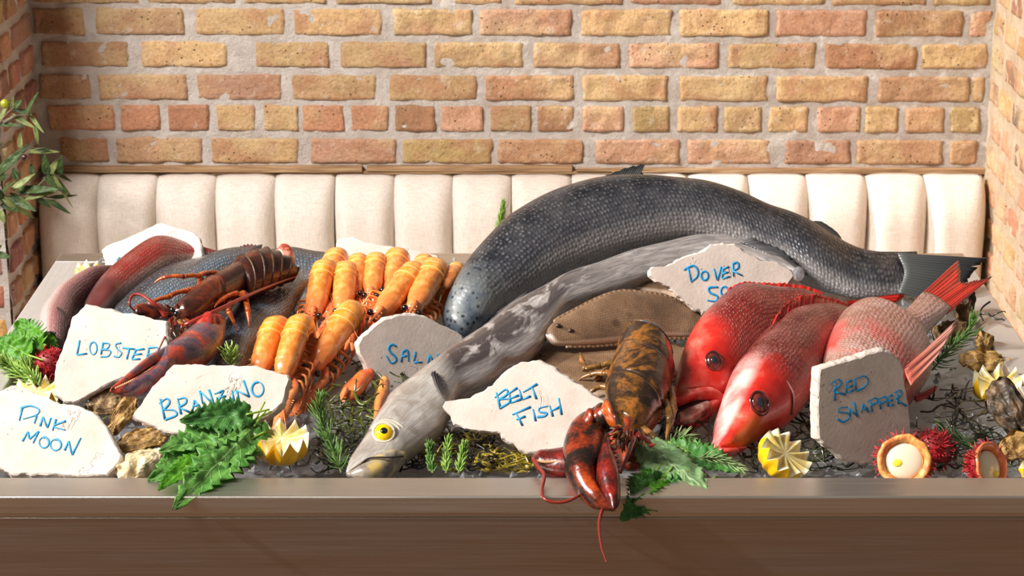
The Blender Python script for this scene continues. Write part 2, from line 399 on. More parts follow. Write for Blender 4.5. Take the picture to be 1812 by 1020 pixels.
# ---------------------------------------------------------------- crushed ice
m = MT('ice', rough=.10, trans=.8, ior=1.31, col=lin(206, 208, 212)); o_ = m.obj(); m.bump(m.noise(o_, 160, 4), .6, .004); M_ICE = m.m
mb = MB(); nx, ny = 150, 100; x0, x1, ya, yb = -XC+RW+.010, XC-RW-.010, Y0+RF+.010, Y1-RW-.010; idx = []
for j in range(ny+1):
    row = []
    for i in range(nx+1):
        x, y = x0+(x1-x0)*i/nx, ya+(yb-ya)*j/ny
        h = noise.noise(V((x*30, y*30, 0)))*.006+abs(noise.noise(V((x*90, y*90, 4))))*.007
        row.append(mb.add((x, y, min(ice_z(y)-.008+h, .995 if 0.03 < min(x-x0, x1-x, yb-y) else .975))))
    idx.append(row)
for a, b in zip(idx, idx[1:]):
    for i in range(nx): mb.f.append((a[i], a[i+1], b[i+1], b[i]))
for k in range(1500):                               # loose crushed pieces, most towards the front
    x = rnd.uniform(x0+.01, x1-.01); y = ya+.01+(yb-ya-.03)*rnd.random()**1.5; z = ice_z(y)
    r = rnd.uniform(.0015, .006); c = V((x, y, z+r*.2)); pts = []
    for q in ((1, 0, 0), (-1, 0, 0), (0, 1, 0), (0, -1, 0), (0, 0, 1), (0, 0, -1)):
        d = (V(q)+V((rnd.uniform(-.5, .5), rnd.uniform(-.5, .5), rnd.uniform(-.5, .5))))*r; pts.append(mb.add(c+d))
    for f in ((0, 2, 4), (2, 1, 4), (1, 3, 4), (3, 0, 4), (2, 0, 5), (1, 2, 5), (3, 1, 5), (0, 3, 5)): mb.f.append(tuple(pts[t] for t in f))
tag(put('crushed_ice', mb, M_ICE, smooth=False), 'bed of crushed ice filling the steel counter', 'ice', kind='stuff')
# ================================================================ stone name slabs
def stone_mat():
    m = MT('limestone', rough=.85, spec=.25); o = m.obj()
    n = m.noise(o, 22, 6, .6); c = m.mix(m.ramp(n, (.3, 0), (.7, 1)), lin(184, 169, 157), lin(208, 194, 183))
    pits = m.ramp(m.vor(m.map(o, (1, 1, 1)), 120), (.10, 1), (.16, 0)); msk = m.ramp(m.noise(o, 30, 2), (.52, 0), (.62, 1)); pits = m.math('MULTIPLY', pits, msk)
    vein = m.ramp(m.math('ABSOLUTE', m.math('SUBTRACT', m.noise(o, 11, 4, .6, 1.2), .5)), (.0, 1), (.006, 0)); vein = m.math('MULTIPLY', vein, m.ramp(m.noise(o, 14, 2), (.52, 0), (.6, 1)))
    k = m.math('MAXIMUM', pits, vein); m.set('col', m.mix(m.math('MULTIPLY', k, .55), c, lin(140, 116, 96)))
    saw = m.noise(m.map(o, (1, 1, 1)), 240, 3); h = m.math('SUBTRACT', m.math('MULTIPLY', saw, .25), k); m.bump(h, .55, .003); return m.m
M_STONE = stone_mat()
M_INK = MT('blue_marker', rough=.6, col=lin(10, 140, 198)).m
def slab(label, pl, outline, strokes, thick=.02, seed=1, chip=.0022, loc=None, sw=.0015, rim=None):
    pts = [pl.p(x, y) for x, y in outline]; n = pl.n
    c = sum(pts, V())/len(pts); loop = []
    for a, b in zip(pts, pts[1:]+pts[:1]):          # densify and roughen the broken edge
        k = max(1, int((b-a).length/.004))
        for i in range(k):
            p = a.lerp(b, i/k); d = (p-c).normalized()
            loop.append(p+d*((noise.noise(p*60+V((seed, 0, 0)))+.6*noise.noise(p*190+V((0, seed, 0))))*chip))
    N = len(loop)
    ax = max(n.dot(V((0, 0, 1))), 0)
    base = min(pts, key=lambda q: q.z); base = V((c.x, base.y, base.z))
    t = thing('stone_sign', label, 'sign', base)
    def inset(k, off, rough):
        out = []
        for i, p in enumerate(loop):
            d = (p-c).normalized(); out.append(p-d*k-n*off+d*noise.noise(p*130+V((off*900, seed, 3)))*rough-n*noise.noise(p*90+V((off*900, seed, 9)))*rough*.7)
        return out
    rs = [inset(.0028, 0, 0), inset(.0008, .0016, .0014), inset(-.0006, thick*.35, .0030), inset(.001, thick*.7, .0034), inset(.003, thick, .001)]
    mb = MB(); mb.rings(rs); put('slab', mb, M_STONE, t, smooth=False)
    mb = MB()
    for st in strokes:
        q = [pl.p(x, y, .0007) for x, y in st]
        mb.tube(cat(q, max(6, 5*len(q))) if len(q) > 2 else q, lambda s: sw*(.75+.25*math.sin(3.1*s+seed)), 6, flat=.22, up=n)
    put('lettering', mb, M_INK, t, label='blue handwritten marker lettering'); return t
def oval(cx, cy, rx, ry, a0=-100, n=14): return [(cx+rx*math.cos(math.radians(a0+375*i/n)), cy+ry*math.sin(math.radians(a0+375*i/n))) for i in range(n+1)]
k2 = crop(0, 560, 3.1875); k5 = crop(240, 620, 3.643); k4 = crop(420, 420, 3.4); k6 = crop(600, 560, 3.4); k7 = crop(760, 280, 2.833); k8 = crop(1200, 300, 2.961); b3 = crop(1440, 440, 3.188)
k3 = crop(160, 400, 3.4); k1 = crop(0, 380, 4.25); b1 = crop(920, 560, 2.833); b2 = crop(1160, 480, 3.0); b4 = crop(1300, 680, 3.539); b5 = crop(900, 700, 3.29)
slab('white stone sign reading PINK MOON at the front left corner of the counter', PlT(110, 842, 2.45, 46, -12),
     [(-34, 704), (0, 690), (19, 681), (38, 682), (60, 695), (107, 714), (135, 717), (157, 726), (176, 737), (191, 758), (207, 789), (215, 806), (212, 820), (192, 843), (125, 843), (60, 842), (19, 840), (4, 832), (-20, 822), (-40, 800), (-44, 740)],
     [k2(*p) for p in ([(125, 512), (108, 590)], [(115, 517), (170, 505), (218, 525), (205, 555), (128, 580)], [(205, 560), (193, 605)], [(225, 620), (240, 568)], [(240, 568), (265, 628)], [(265, 628), (287, 572)], [(315, 580), (295, 645)], [(370, 590), (302, 620), (368, 642)],
      [(125, 705), (155, 652)], [(155, 652), (165, 692)], [(165, 692), (217, 648)], [(217, 648), (185, 716)], oval(247, 712, 27, 30), oval(313, 725, 30, 31), [(363, 757), (385, 705)], [(385, 705), (405, 782)], [(405, 782), (455, 685)])], seed=2, thick=.022)
slab('white stone sign reading LOBSTER leaning beside the dark lobster claw', PlT(130, 714, 2.66, 58, -8),
     [(147, 545), (151, 537), (200, 548), (296, 569), (299, 600), (297, 640), (262, 664), (235, 663), (190, 682), (160, 700), (130, 714), (113, 712), (97, 701), (94, 663), (103, 635), (114, 601), (118, 588), (127, 560)],
     [k2(*p) for p in ([(448, 135), (433, 216)], [(433, 216), (490, 210)], oval(525, 180, 20, 35), [(580, 150), (568, 215)], [(575, 150), (615, 155), (605, 180), (575, 187)], [(575, 187), (622, 195), (608, 225), (566, 228)], [(682, 150), (652, 158), (660, 185), (685, 205), (668, 230), (640, 224)], [(690, 177), (762, 186)], [(728, 182), (714, 242)], [(765, 190), (743, 242)], [(743, 242), (790, 241)], [(760, 190), (815, 184)], [(752, 216), (800, 212)], [(838, 188), (825, 242)], [(833, 180), (888, 176), (878, 202), (830, 216)], [(850, 212), (885, 245)])], seed=3, thick=.021)
slab('white stone sign reading BRANZINO behind the shiso leaves', PlT(370, 768, 2.53, 50, -5),
     [(234, 737), (240, 724), (256, 702), (267, 686), (284, 669), (298, 652), (307, 645), (350, 643), (418, 646), (454, 647), (479, 656), (511, 664), (514, 672), (508, 687), (501, 713), (479, 733), (446, 750), (380, 775), (303, 769), (281, 761), (247, 746)],
     [k5(*p) for p in ([(155, 312), (188, 447)], [(150, 345), (198, 312), (217, 338), (180, 385)], [(180, 385), (245, 388), (262, 418), (188, 449)], [(268, 310), (292, 412)], [(266, 318), (318, 308), (322, 340), (275, 368)], [(275, 368), (348, 400)], [(365, 392), (378, 322)], [(378, 322), (428, 388)], [(365, 362), (412, 355)], [(432, 348), (412, 262)], [(412, 262), (508, 358)], [(508, 358), (470, 255)], [(505, 282), (567, 260)], [(567, 260), (522, 347)], [(522, 347), (602, 320)], [(520, 310), (580, 296)], [(620, 260), (631, 327)], [(665, 320), (650, 260)], [(650, 260), (732, 300)], [(732, 300), (693, 195)], oval(785, 251, 38, 46))], seed=5, thick=.022)
slab('grey white stone sign reading SALM between prawns and the belt fish', PlT(740, 700, 2.80, 72, 22),
     [(632, 611), (639, 596), (655, 582), (679, 565), (702, 556), (741, 556), (758, 561), (785, 577), (820, 594), (840, 625), (820, 668), (760, 712), (700, 716), (686, 708), (673, 690), (655, 664), (643, 643), (635, 626)],
     [k4(*p) for p in ([(955, 657), (930, 645), (910, 668), (922, 695), (945, 715), (955, 742), (925, 757), (895, 712)], [(985, 752), (995, 688)], [(995, 688), (1022, 683), (1029, 748)], [(988, 717), (1028, 714)], [(1072, 688), (1062, 752)], [(1062, 752), (1112, 753)], [(1145, 772), (1155, 708)], [(1155, 708), (1180, 750)], [(1180, 750), (1213, 703)], [(1213, 703), (1216, 748)])], seed=7, thick=.022)
slab('white stone sign reading BELT FISH beside the front lobster', PlT(900, 800, 2.53, 60, -14),
     [(785, 719), (791, 711), (829, 704), (859, 689), (879, 673), (897, 654), (921, 641), (953, 637), (971, 645), (994, 660), (1015, 673), (1072, 712), (1075, 728), (1062, 755), (1030, 780), (998, 800), (948, 804), (938, 804), (918, 798), (897, 784), (882, 772), (856, 763), (818, 760), (803, 751), (797, 736)],
     [k6(*p) for p in ([(945, 458), (970, 557)], [(935, 490), (1000, 440), (1010, 468), (960, 502)], [(960, 502), (1018, 498), (1020, 520), (968, 552)], [(1022, 460), (1030, 522)], [(1030, 522), (1092, 500)], [(1010, 470), (1072, 430)], [(1025, 496), (1080, 475)], [(1082, 440), (1100, 502)], [(1100, 502), (1152, 480)], [(1105, 457), (1192, 407)], [(1160, 428), (1186, 497)], [(1063, 583), (1102, 657)], [(1040, 592), (1152, 545)], [(1065, 622), (1120, 602)], [(1165, 558), (1181, 630)], [(1255, 540), (1205, 553), (1205, 575), (1248, 582), (1235, 600), (1190, 606)], [(1264, 536), (1285, 602)], [(1320, 492), (1337, 592)], [(1270, 572), (1328, 545)])], seed=11, thick=.021, chip=.0034)
slab('white stone sign reading DOVER SOLE wedged behind the first red snapper', PlT(1300, 560, 2.90, 66, 4),
     [(1147, 477), (1152, 472), (1176, 471), (1201, 460), (1215, 451), (1244, 442), (1257, 432), (1281, 428), (1301, 431), (1321, 445), (1349, 462), (1379, 465), (1398, 477), (1404, 489), (1398, 504), (1378, 545), (1310, 568), (1243, 556), (1228, 545), (1213, 533), (1200, 523), (1183, 509), (1159, 499), (1149, 488)],
     [k8(*p) for p in ([(50, 512), (70, 592)], [(28, 527), (78, 504), (102, 530), (97, 563), (65, 590)], oval(138, 557, 18, 23), [(185, 520), (205, 582)], [(205, 582), (226, 508)], [(235, 520), (230, 572)], [(230, 572), (272, 561)], [(235, 520), (267, 510)], [(232, 546), (264, 538)], [(286, 498), (290, 562)], [(283, 495), (310, 488), (314, 515), (285, 531)], [(285, 531), (337, 557)], [(208, 616), (162, 620), (165, 645), (205, 665), (195, 690), (150, 686)], oval(242, 640, 19, 26), [(292, 610), (298, 662), (335, 656)], [(345, 605), (349, 655), (380, 648)], [(338, 602), (376, 594)])], seed=13, thick=.022, chip=.0032)
slab('shaded stone sign reading RED SNAPPER standing right of the snappers', PlT(1540, 822, 2.52, 80, 20),
     [(1449, 652), (1500, 637), (1562, 619), (1578, 624), (1595, 638), (1601, 656), (1606, 695), (1611, 738), (1614, 775), (1616, 815), (1612, 824), (1498, 822), (1475, 800), (1448, 778), (1446, 720)],
     [b3(*p) for p in ([(122, 752), (118, 860)], [(95, 765), (140, 739), (152, 768), (110, 806)], [(110, 806), (182, 826)], [(180, 757), (186, 817)], [(186, 817), (226, 800)], [(177, 760), (215, 745)], [(182, 787), (222, 775)], [(228, 735), (240, 802)], [(223, 742), (285, 721), (306, 745), (290, 780), (240, 806)], [(192, 897), (152, 900), (140, 923), (190, 930), (202, 955), (165, 979), (133, 962)], [(208, 948), (200, 903)], [(200, 903), (250, 950)], [(250, 950), (223, 868)], [(268, 932), (280, 878)], [(280, 878), (310, 927)], [(270, 911), (306, 905)], [(315, 860), (331, 922)], [(303, 866), (350, 844), (357, 868), (320, 887)], [(365, 850), (379, 907)], [(356, 857), (402, 837), (408, 860), (370, 880)], [(415, 835), (420, 892)], [(420, 892), (452, 881)], [(415, 838), (446, 828)], [(418, 863), (447, 855)], [(468, 812), (479, 880)], [(453, 816), (488, 800), (494, 826), (460, 851)], [(460, 851), (524, 890)])], seed=17, thick=.024)
slab('white stone sign with barely readable writing at the back left corner of the counter', PlT(260, 470, 3.17, 40, -14),
     [(180, 442), (186, 436), (207, 427), (235, 415), (266, 400), (286, 394), (313, 401), (348, 412), (354, 424), (360, 450), (340, 480), (260, 494), (200, 490), (190, 478)],
     [[(206, 461), (212, 455)], [(216, 457), (223, 455)]], seed=19, thick=.02)
slab('long white stone sign half hidden behind the topmost prawns', PlT(690, 490, 3.15, 50, 0),
     [(594, 432), (599, 422), (620, 418), (643, 428), (690, 434), (726, 440), (752, 446), (773, 452), (788, 473), (794, 484), (760, 500), (690, 503), (610, 495), (597, 470)],
     [[(613, 452), (614, 462)], [(649, 454), (651, 463)], [(680, 461), (682, 468)], [(734, 468), (738, 473)]], seed=23, thick=.02)
# ================================================================ fish builders
def loft_body(pl, up, lo, tk, n=72, m=30, ex=.85, tmul=None, off=0, hk=None, fold=0):
    """solid between an upper and a lower outline on a plane; tk = half thickness keys along the length"""
    U = [pl.p(x, y, off) for x, y in cat2(up, n)]; L = [pl.p(x, y, off) for x, y in cat2(lo, n)]
    mb = MB(); rs = []; uvs = []; nms = []; ctr = [(a+b)/2 for a, b in zip(U, L)]; s = 0; S = [0]
    for a, b in zip(ctr, ctr[1:]): S.append(S[-1]+(b-a).length)
    for i in range(n):
        q = i/(n-1); h = (U[i]-L[i])/2; t = key(tk, q)*(tmul(q) if tmul else 1); hm = (tmul(q) if tmul else 1)
        r, u, nm = [], [], []
        for j in range(m+1):
            f = -math.pi+2*math.pi*j/m
            p = ctr[i]+h*math.sin(f)*hm+pl.n*(t*spow(math.cos(f), ex)); r.append(p)
            u.append((S[i], (h.length+t)*.5*f)); nm.append((q, (1+math.sin(f))/2))
        rs.append(r); uvs.append(u); nms.append(nm)
    idx = mb.rings(rs, close=False, cap=False, uvs=uvs, nms=nms)
    for e in (0, -1):                               # close the ends
        c = mb.add(sum(rs[e], V())/len(rs[e]), uvs[e][m//2], (0 if e == 0 else 1, .5))
        for j in range(m): mb.f.append((idx[e][j], idx[e][j+1], c) if e else (idx[e][j+1], idx[e][j], c))
    mb.S = S; mb.ctr = ctr; return mb
def fin(pl, base, tip, off=0, nray=26, nl=10, rip=.0016, th=.0011, lift=0, ragged=0, seed=0):
    B = [pl.p(x, y, off) for x, y in cat2(base, nray)]; T = [pl.p(x, y, off) for x, y in cat2(tip, nray)]
    mb = MB(); fr, bk = [], []
    for i in range(nray):
        k = 1-(ragged*max(0, noise.noise(V((i*.9, seed, 0)))) if ragged else 0)
        a, b = [], []
        for j in range(nl+1):
            t = j/nl; p = B[i].lerp(T[i], t*k)+pl.n*((rip*(1 if i % 2 else -1)*min(1, t*2+.3))+lift*t*t+noise.noise(V((i*.2, t*2, seed)))*rip*2*t)
            w_ = th*(1.25-t); a.append(p+pl.n*w_); b.append(p-pl.n*w_)
        fr.append(a); bk.append(b)
    nm = [[(i/(nray-1), j/nl) for j in range(nl+1)] for i in range(nray)]
    A = mb.rings(fr, close=False, cap=False, uvs=nm, nms=nm); C = mb.rings(bk, close=False, cap=False, uvs=nm, nms=nm)
    for j in range(nl):
        for e in (0, -1): mb.f.append((A[e][j], A[e][j+1], C[e][j+1], C[e][j]))
    for i in range(nray-1):
        for e in (0, -1): mb.f.append((A[i][e], A[i+1][e], C[i+1][e], C[i][e]))
    return mb
def basis(n, up=V((0, 0, 1))):
    x = up.cross(n).normalized(); return Matrix((x, n.cross(x), n)).transposed()
M_PUPIL = MT('pupil', rough=.06, col=(.008, .008, .012, 1), coat=.6).m
def eye(root, c, n, r, iris, mname, rim=None, pr=.5):
    R = basis(n); mb = MB(); mb.ball(c, (r, r, r*.62), R, 22, 14); e = put('eye', mb, iris, root)
    mb = MB(); mb.ball(c+n*r*.50, (r*pr, r*pr, r*.2), R, 18, 8); put('pupil', mb, M_PUPIL, e)
    if rim:
        mb = MB(); mb.tube([c+R@V((math.cos(a)*r*1.05, math.sin(a)*r*1.05, r*.12)) for a in [2*math.pi*i/24 for i in range(25)]], r*.16, 7); put('eye_ring', mb, rim, root)
def skin(name, back, side, belly, scale=.0065, stops=(.12, .45, .8), rough=.28, spots=None, head=None, headlen=.0, blot=None, bumps=.45, sheen=.7, headmix=1, contrast=.45, metal=0, mott=.35, gl=None):
    """fish skin: belly to back colours across the body, net of scales, optional plain head and blotches"""
    m = MT(name, rough=rough, spec=.6, coat=.25, coatr=.14, metal=metal); uv = m.uv(); nm = m.sep(m.uv('Norm')); o = m.obj()
    wob = m.math('ADD', nm[1], m.math('MULTIPLY', m.math('SUBTRACT', m.noise(o, 14, 4), .5), .22))
    c = m.ramp(wob, (stops[0], lin(*belly)), (stops[1], lin(*side)), (stops[2], lin(*back)))
    sc = m.map(uv, (1/scale, 1/scale*.85, 1)); vd = m.vor(sc, 1, rnd_=.45); ed = m.vor(sc, 1, 'DISTANCE_TO_EDGE', rnd_=.45)
    edge = m.ramp(ed, (.02, 1), (.16, 0)); glint = m.ramp(vd, (.0, 1), (.34, 0))
    hmf = m.ramp(m.math('ADD', nm[0], m.math('MULTIPLY', m.math('SUBTRACT', m.noise(o, 24, 5, .7), .5), .16)), (max(0, headlen-.045), 0), (headlen+.045, 1)) if head else 1.0
    def f(a, b): return m.math('MULTIPLY', a, b)
    c = m.mix(f(f(edge, contrast), hmf), c, lin(*[v*.38 for v in back]))
    c = m.mix(f(f(glint, sheen*.8), hmf), c, lin(*[min(255, v*.7+(gl or 82)) for v in side]))
    mo = m.ramp(m.noise(o, 26, 5, .65), (.4, 0), (.72, mott)); c = m.mix(mo, c, lin(*belly))
    if head: c = m.mix(f(m.ramp(hmf, (0, 1), (1, 0)), headmix), c, head(m, o, nm) if callable(head) else lin(*head))
    if blot: c = blot(m, o, nm, c)
    m.set('col', c)
    h = m.math('MULTIPLY', m.math('SUBTRACT', 1, m.ramp(vd, (0, 0), (.6, 1))), hmf)
    m.bump(m.math('ADD', h, m.math('MULTIPLY', m.noise(o, 90, 3), .25)), bumps, .0016)
    m.set('rough', m.ramp(m.noise(o, 40, 3), (.3, rough-.08), (.7, rough+.14))); return m.m
def finmat(name, a, b, dark=None, nr=26, trans=0):
    m = MT(name, rough=.35, spec=.5, coat=.3, coatr=.2); nm = m.sep(m.uv('Norm'))
    st = m.math('SINE', m.math('MULTIPLY', nm[0], nr*math.pi)); c = m.mix(m.ramp(nm[1], (.1, 0), (.9, 1)), lin(*a), lin(*b))
    c = m.mix(m.ramp(st, (.0, 0), (1, .45)), c, lin(*(dark or [v*.55 for v in a]))); m.set('col', c); m.bump(st, .4, .001)
    m.set('sss', .0); return m.m
# ---------------------------------------------------------------- salmon
def salmon_head(m, o, nm):
    c = m.mix(m.ramp(m.noise(o, 24, 4, .6), (.35, 0), (.65, 1)), lin(44, 66, 86), lin(150, 152, 146))
    sp = m.ramp(m.vor(o, 105), (.20, 1), (.30, 0)); return m.mix(m.math('MULTIPLY', sp, .85), c, lin(22, 28, 36))
def salmon_blot(m, o, nm, c):
    sp = m.ramp(m.vor(o, 34), (.09, .7), (.14, 0)); return m.mix(m.math('MULTIPLY', sp, m.ramp(nm[1], (.5, 0), (.75, 1))), c, lin(16, 18, 24))
M_SALMON = skin('salmon_skin', (20, 22, 28), (66, 66, 72), (168, 162, 160), .0060, (-.05, .22, .66), .26, head=salmon_head, headlen=.10, blot=salmon_blot, bumps=.8, sheen=.8, mott=.12, gl=74)
PS = Pl((815, 590, 2.93), (1600, 520, 3.09), (1180, 330, 3.20))
s_up = [(806, 594), (788, 575), (783, 553), (795, 520), (813, 485), (834, 456), (876, 411), (901, 389), (954, 358), (1007, 338), (1060, 326), (1120, 324), (1180, 328), (1240, 332), (1301, 348), (1352, 369), (1389, 380), (1430, 396), (1470, 418), (1511, 438), (1545, 446), (1588, 446), (1622, 445)]
s_lo = [(812, 596), (829, 595), (850, 580), (868, 565), (884, 548), (919, 527), (954, 509), (1007, 483), (1078, 455), (1148, 436), (1212, 424), (1270, 430), (1330, 448), (1389, 474), (1436, 500), (1480, 517), (1524, 528), (1571, 524), (1600, 520), (1632, 515)]
t = thing('salmon', 'whole dark silver salmon arched across the back right of the display', 'fish', (.12, 3.1, 1.0))
mb = loft_body(PS, s_up, s_lo, [(0, .006), (.03, .022), (.10, .040), (.25, .052), (.5, .052), (.75, .036), (.9, .016), (1, .002)], n=110, m=40); put('body', mb, M_SALMON, t)
M_SFIN = finmat('salmon_fin', (84, 86, 84), (40, 42, 44), (30, 32, 34), nr=64)
put('tail_fin', fin(PS, [(1588, 449), (1600, 482), (1590, 518)], [(1752, 456), (1738, 468), (1720, 484), (1712, 500), (1690, 520), (1668, 540)], nray=30, ragged=.22, seed=4, rip=.0012, off=.010), M_SFIN, t)
put('dorsal_fin', fin(PS, [(1046, 329), (1100, 326), (1164, 328)], [(1052, 319), (1085, 306), (1120, 295), (1143, 291), (1134, 306), (1166, 320)], nray=20), M_SFIN, t)
put('adipose_fin', fin(PS, [(1430, 397), (1460, 413), (1490, 430)], [(1437, 392), (1452, 392), (1470, 403), (1485, 416), (1492, 430)], nray=14, th=.0022, rip=.0004), M_SFIN, t)
M_PFIN = finmat('salmon_lower_fin', (112, 108, 108), (60, 60, 62))
put('pectoral_fin', fin(PS, [(880, 553), (872, 566)], [(930, 516), (938, 522), (925, 534), (908, 546)], off=.036, nray=16), M_PFIN, t)
put('anal_fin', fin(PS, [(1310, 428), (1375, 458)], [(1330, 420), (1390, 448), (1436, 494)], off=.034, nray=20), M_PFIN, t)
# ---------------------------------------------------------------- belt fish
def belt_mat():
    m = MT('belt_fish_skin', rough=.24, spec=.7, coat=.5, coatr=.1, metal=.15); o = m.obj(); nm = m.sep(m.uv('Norm')); uv = m.uv()
    st = m.noise(m.map(uv, (9, 60, 1)), 3, 5, .6, .5); n = m.noise(m.map(uv, (1, 1.6, 1)), 22, 6, .62, .6)
    c = m.mix(m.ramp(st, (.3, 0), (.7, 1)), lin(120, 113, 112), lin(196, 188, 182))
    w_ = m.math('ADD', nm[1], m.math('MULTIPLY', m.math('SUBTRACT', n, .5), .9))
    patch = m.ramp(n, (.40, 0), (.50, 1)); band = m.ramp(nm[1], (.12, 0), (.3, 1), (.82, 1), (.95, .2)); lenm = m.ramp(nm[0], (.22, 0), (.28, 1), (.52, .9), (.68, .2))
    c = m.mix(m.math('MULTIPLY', m.math('MULTIPLY', m.math('MULTIPLY', patch, band), lenm), .95), c, lin(52, 40, 40))
    hd = m.ramp(nm[0], (.22, 1), (.28, 0)); n2 = m.noise(o, 24, 5, .6, .9)
    c = m.mix(m.math('MULTIPLY', hd, m.ramp(n2, (.44, 0), (.58, .8))), c, lin(112, 90, 80)); c = m.mix(m.math('MULTIPLY', hd, .3), c, lin(206, 200, 184))
    c = m.mix(m.ramp(nm[1], (.9, 0), (.97, .6)), c, lin(66, 60, 54)); m.set('col', c)
    m.bump(m.math('ADD', m.noise(m.map(uv, (40, 700, 1)), 1, 3), m.math('MULTIPLY', n2, .8)), .35, .0016); return m.m
M_BELT = belt_mat()
PB = Pl((613, 835, 2.47), (1100, 480, 3.0), (880, 670, 2.70))
bu = [(612, 836), (618, 816), (635, 792), (662, 748), (676, 728), (688, 707), (718, 683), (747, 661), (782, 636), (818, 610), (865, 578), (901, 545), (929, 530), (958, 516), (1007, 490), (1060, 472), (1113, 451), (1166, 437), (1240, 420), (1300, 424), (1360, 444), (1410, 480)]
bl = [(615, 841), (650, 846), (680, 838), (703, 822), (728, 803), (765, 778), (784, 758), (800, 730), (815, 704), (835, 694), (862, 684), (880, 670), (897, 651), (932, 636), (950, 622), (968, 598), (1000, 553), (1042, 534), (1092, 515), (1148, 494), (1210, 474), (1300, 462), (1360, 470), (1412, 486)]
t = thing('belt_fish', 'long silver belt fish with a staring yellow eye', 'fish', (-.05, 2.75, 1.0))
mb = loft_body(PB, bu, bl, [(0, .004), (.05, .014), (.13, .027), (.22, .026), (.5, .022), (.8, .015), (1, .006)], n=130, m=36, ex=.7); put('body', mb, M_BELT, t)
M_IRIS = MT('yellow_iris', rough=.08, coat=1.0); o_ = M_IRIS.obj(); M_IRIS.set('col', lin(246, 196, 8)); M_IRIS = M_IRIS.m
def belt_ring():
    m = MT('eye_socket_skin', rough=.3, coat=.4); m.set('col', lin(206, 198, 180)); return m.m
M_SOCK = belt_ring(); M_MOUTHD = MT('mouth_dark', rough=.5, col=lin(40, 28, 26)).m
ne = (PB.n*.55+(CP-PB.o).normalized()*.6).normalized(); ec = PB.p(679, 767, .0235); R = basis(ne)
eye(t, ec, ne, .0122, M_IRIS, 'x', M_SOCK, .40)
for k, rr_ in enumerate((.0155, .0190, .0228)):
    mb = MB(); mb.tube([ec-ne*(.002+.0026*k)+R@V((math.cos(a)*rr_+.002*k, math.sin(a)*rr_*.92, 0)) for a in [math.radians(-110+265*i/30) for i in range(31)]], lambda s: .0016*math.sin(math.pi*s)**.5+.0002, 7); put('socket_fold', mb, M_SOCK, t)
m = MT('jaw_skin', rough=.25, coat=.5); n_ = m.noise(m.obj(), 50, 4); m.set('col', m.ramp(n_, (.35, lin(104, 92, 92)), (.5, lin(150, 138, 118)), (.68, lin(196, 168, 96)))); M_JAW = m.m
mb = loft_body(PB, [(613, 838), (640, 822), (668, 812), (705, 808)], [(616, 843), (655, 850), (690, 836), (720, 812)], [(0, .003), (.3, .013), (.8, .018), (1, .010)], n=30, m=20, off=.005); put('lower_jaw', mb, M_JAW, t)
mb = MB(); mb.tube([PB.p(x, y, o) for x, y, o in ((614, 838, .005), (638, 822, .0165), (652, 812, .0200), (668, 810, .0225), (690, 810, .0235), (714, 808, .0225))], .0012, 6, n=20); put('mouth_line', mb, M_MOUTHD, t)
M_BFIN = finmat('belt_fish_fin', (92, 84, 84), (52, 46, 48)); put('pectoral_fin', fin(PB, [(775, 690), (784, 706)], [(762, 665), (768, 660), (776, 668), (786, 690)], off=.028, nray=14, lift=.003), M_BFIN, t)
edge_u = cat2(bu, 130); mb = fin(PB, edge_u[28:112], [(x-5.5, y-4.5) for x, y in edge_u[28:112]], nray=84, nl=3, rip=.0008); put('dorsal_fin', mb, M_BFIN, t)
# ---------------------------------------------------------------- dover soles
def sole_mat():
    m = MT('sole_skin', rough=.42, coat=.25, coatr=.25); o = m.obj(); nm = m.sep(m.uv('Norm')); uv = m.uv()
    n = m.noise(o, 16, 5, .6); c = m.ramp(n, (.3, lin(98, 74, 54)), (.5, lin(134, 104, 78)), (.7, lin(164, 132, 102)))
    sc = m.vor(m.map(uv, (1/.0028, 1/.0028, 1)), 1, rnd_=.3); c = m.mix(m.ramp(sc, (.2, 0), (.6, .4)), c, lin(72, 52, 38))
    c = m.mix(m.ramp(m.vor(o, 22), (.10, .7), (.2, 0)), c, lin(70, 50, 36))
    wt = m.ramp(m.math('ADD', m.math('MULTIPLY', nm[0], 6), nm[1]), (.2, 1), (.62, 0)); c = m.mix(m.math('MULTIPLY', wt, m.ramp(nm[1], (.3, 1), (.5, 0))), c, lin(238, 226, 216))
    c = m.mix(m.ramp(nm[1], (.03, .8), (.09, 0)), c, lin(214, 186, 160)); m.set('col', c); m.bump(sc, .35, .001); return m.m
M_SOLE = sole_mat(); M_SOLEF = finmat('sole_fringe', (150, 118, 90), (120, 92, 68), (132, 102, 76), nr=70); M_SEYE = MT('sole_eye', rough=.2, col=lin(52, 38, 30), coat=.5).m
def sole(label, pl, up, lo, eyes, base, th=.012):
    t = thing('dover_sole', label, 'fish', base, 'dover soles')
    put('body', loft_body(pl, up, lo, [(0, .003), (.06, th*.7), (.3, th), (.8, th*.7), (1, .003)], n=70, m=26, ex=.6), M_SOLE, t)
    u = cat2(up, 40); put('dorsal_fringe', fin(pl, u[3:], [(x-1, y-5) for x, y in u[3:]], nray=36, nl=3, rip=.0006), M_SOLEF, t)
    l = cat2(lo, 40); put('anal_fringe', fin(pl, l[5:], [(x+1, y+5) for x, y in l[5:]], nray=34, nl=3, rip=.0006), M_SOLEF, t)
    for x, y in eyes:
        mb = MB(); mb.ball(pl.p(x, y, th*.75), (.0042, .0032, .0036), basis(pl.n), 14, 8); put('eye', mb, M_SEYE, t)
    return t
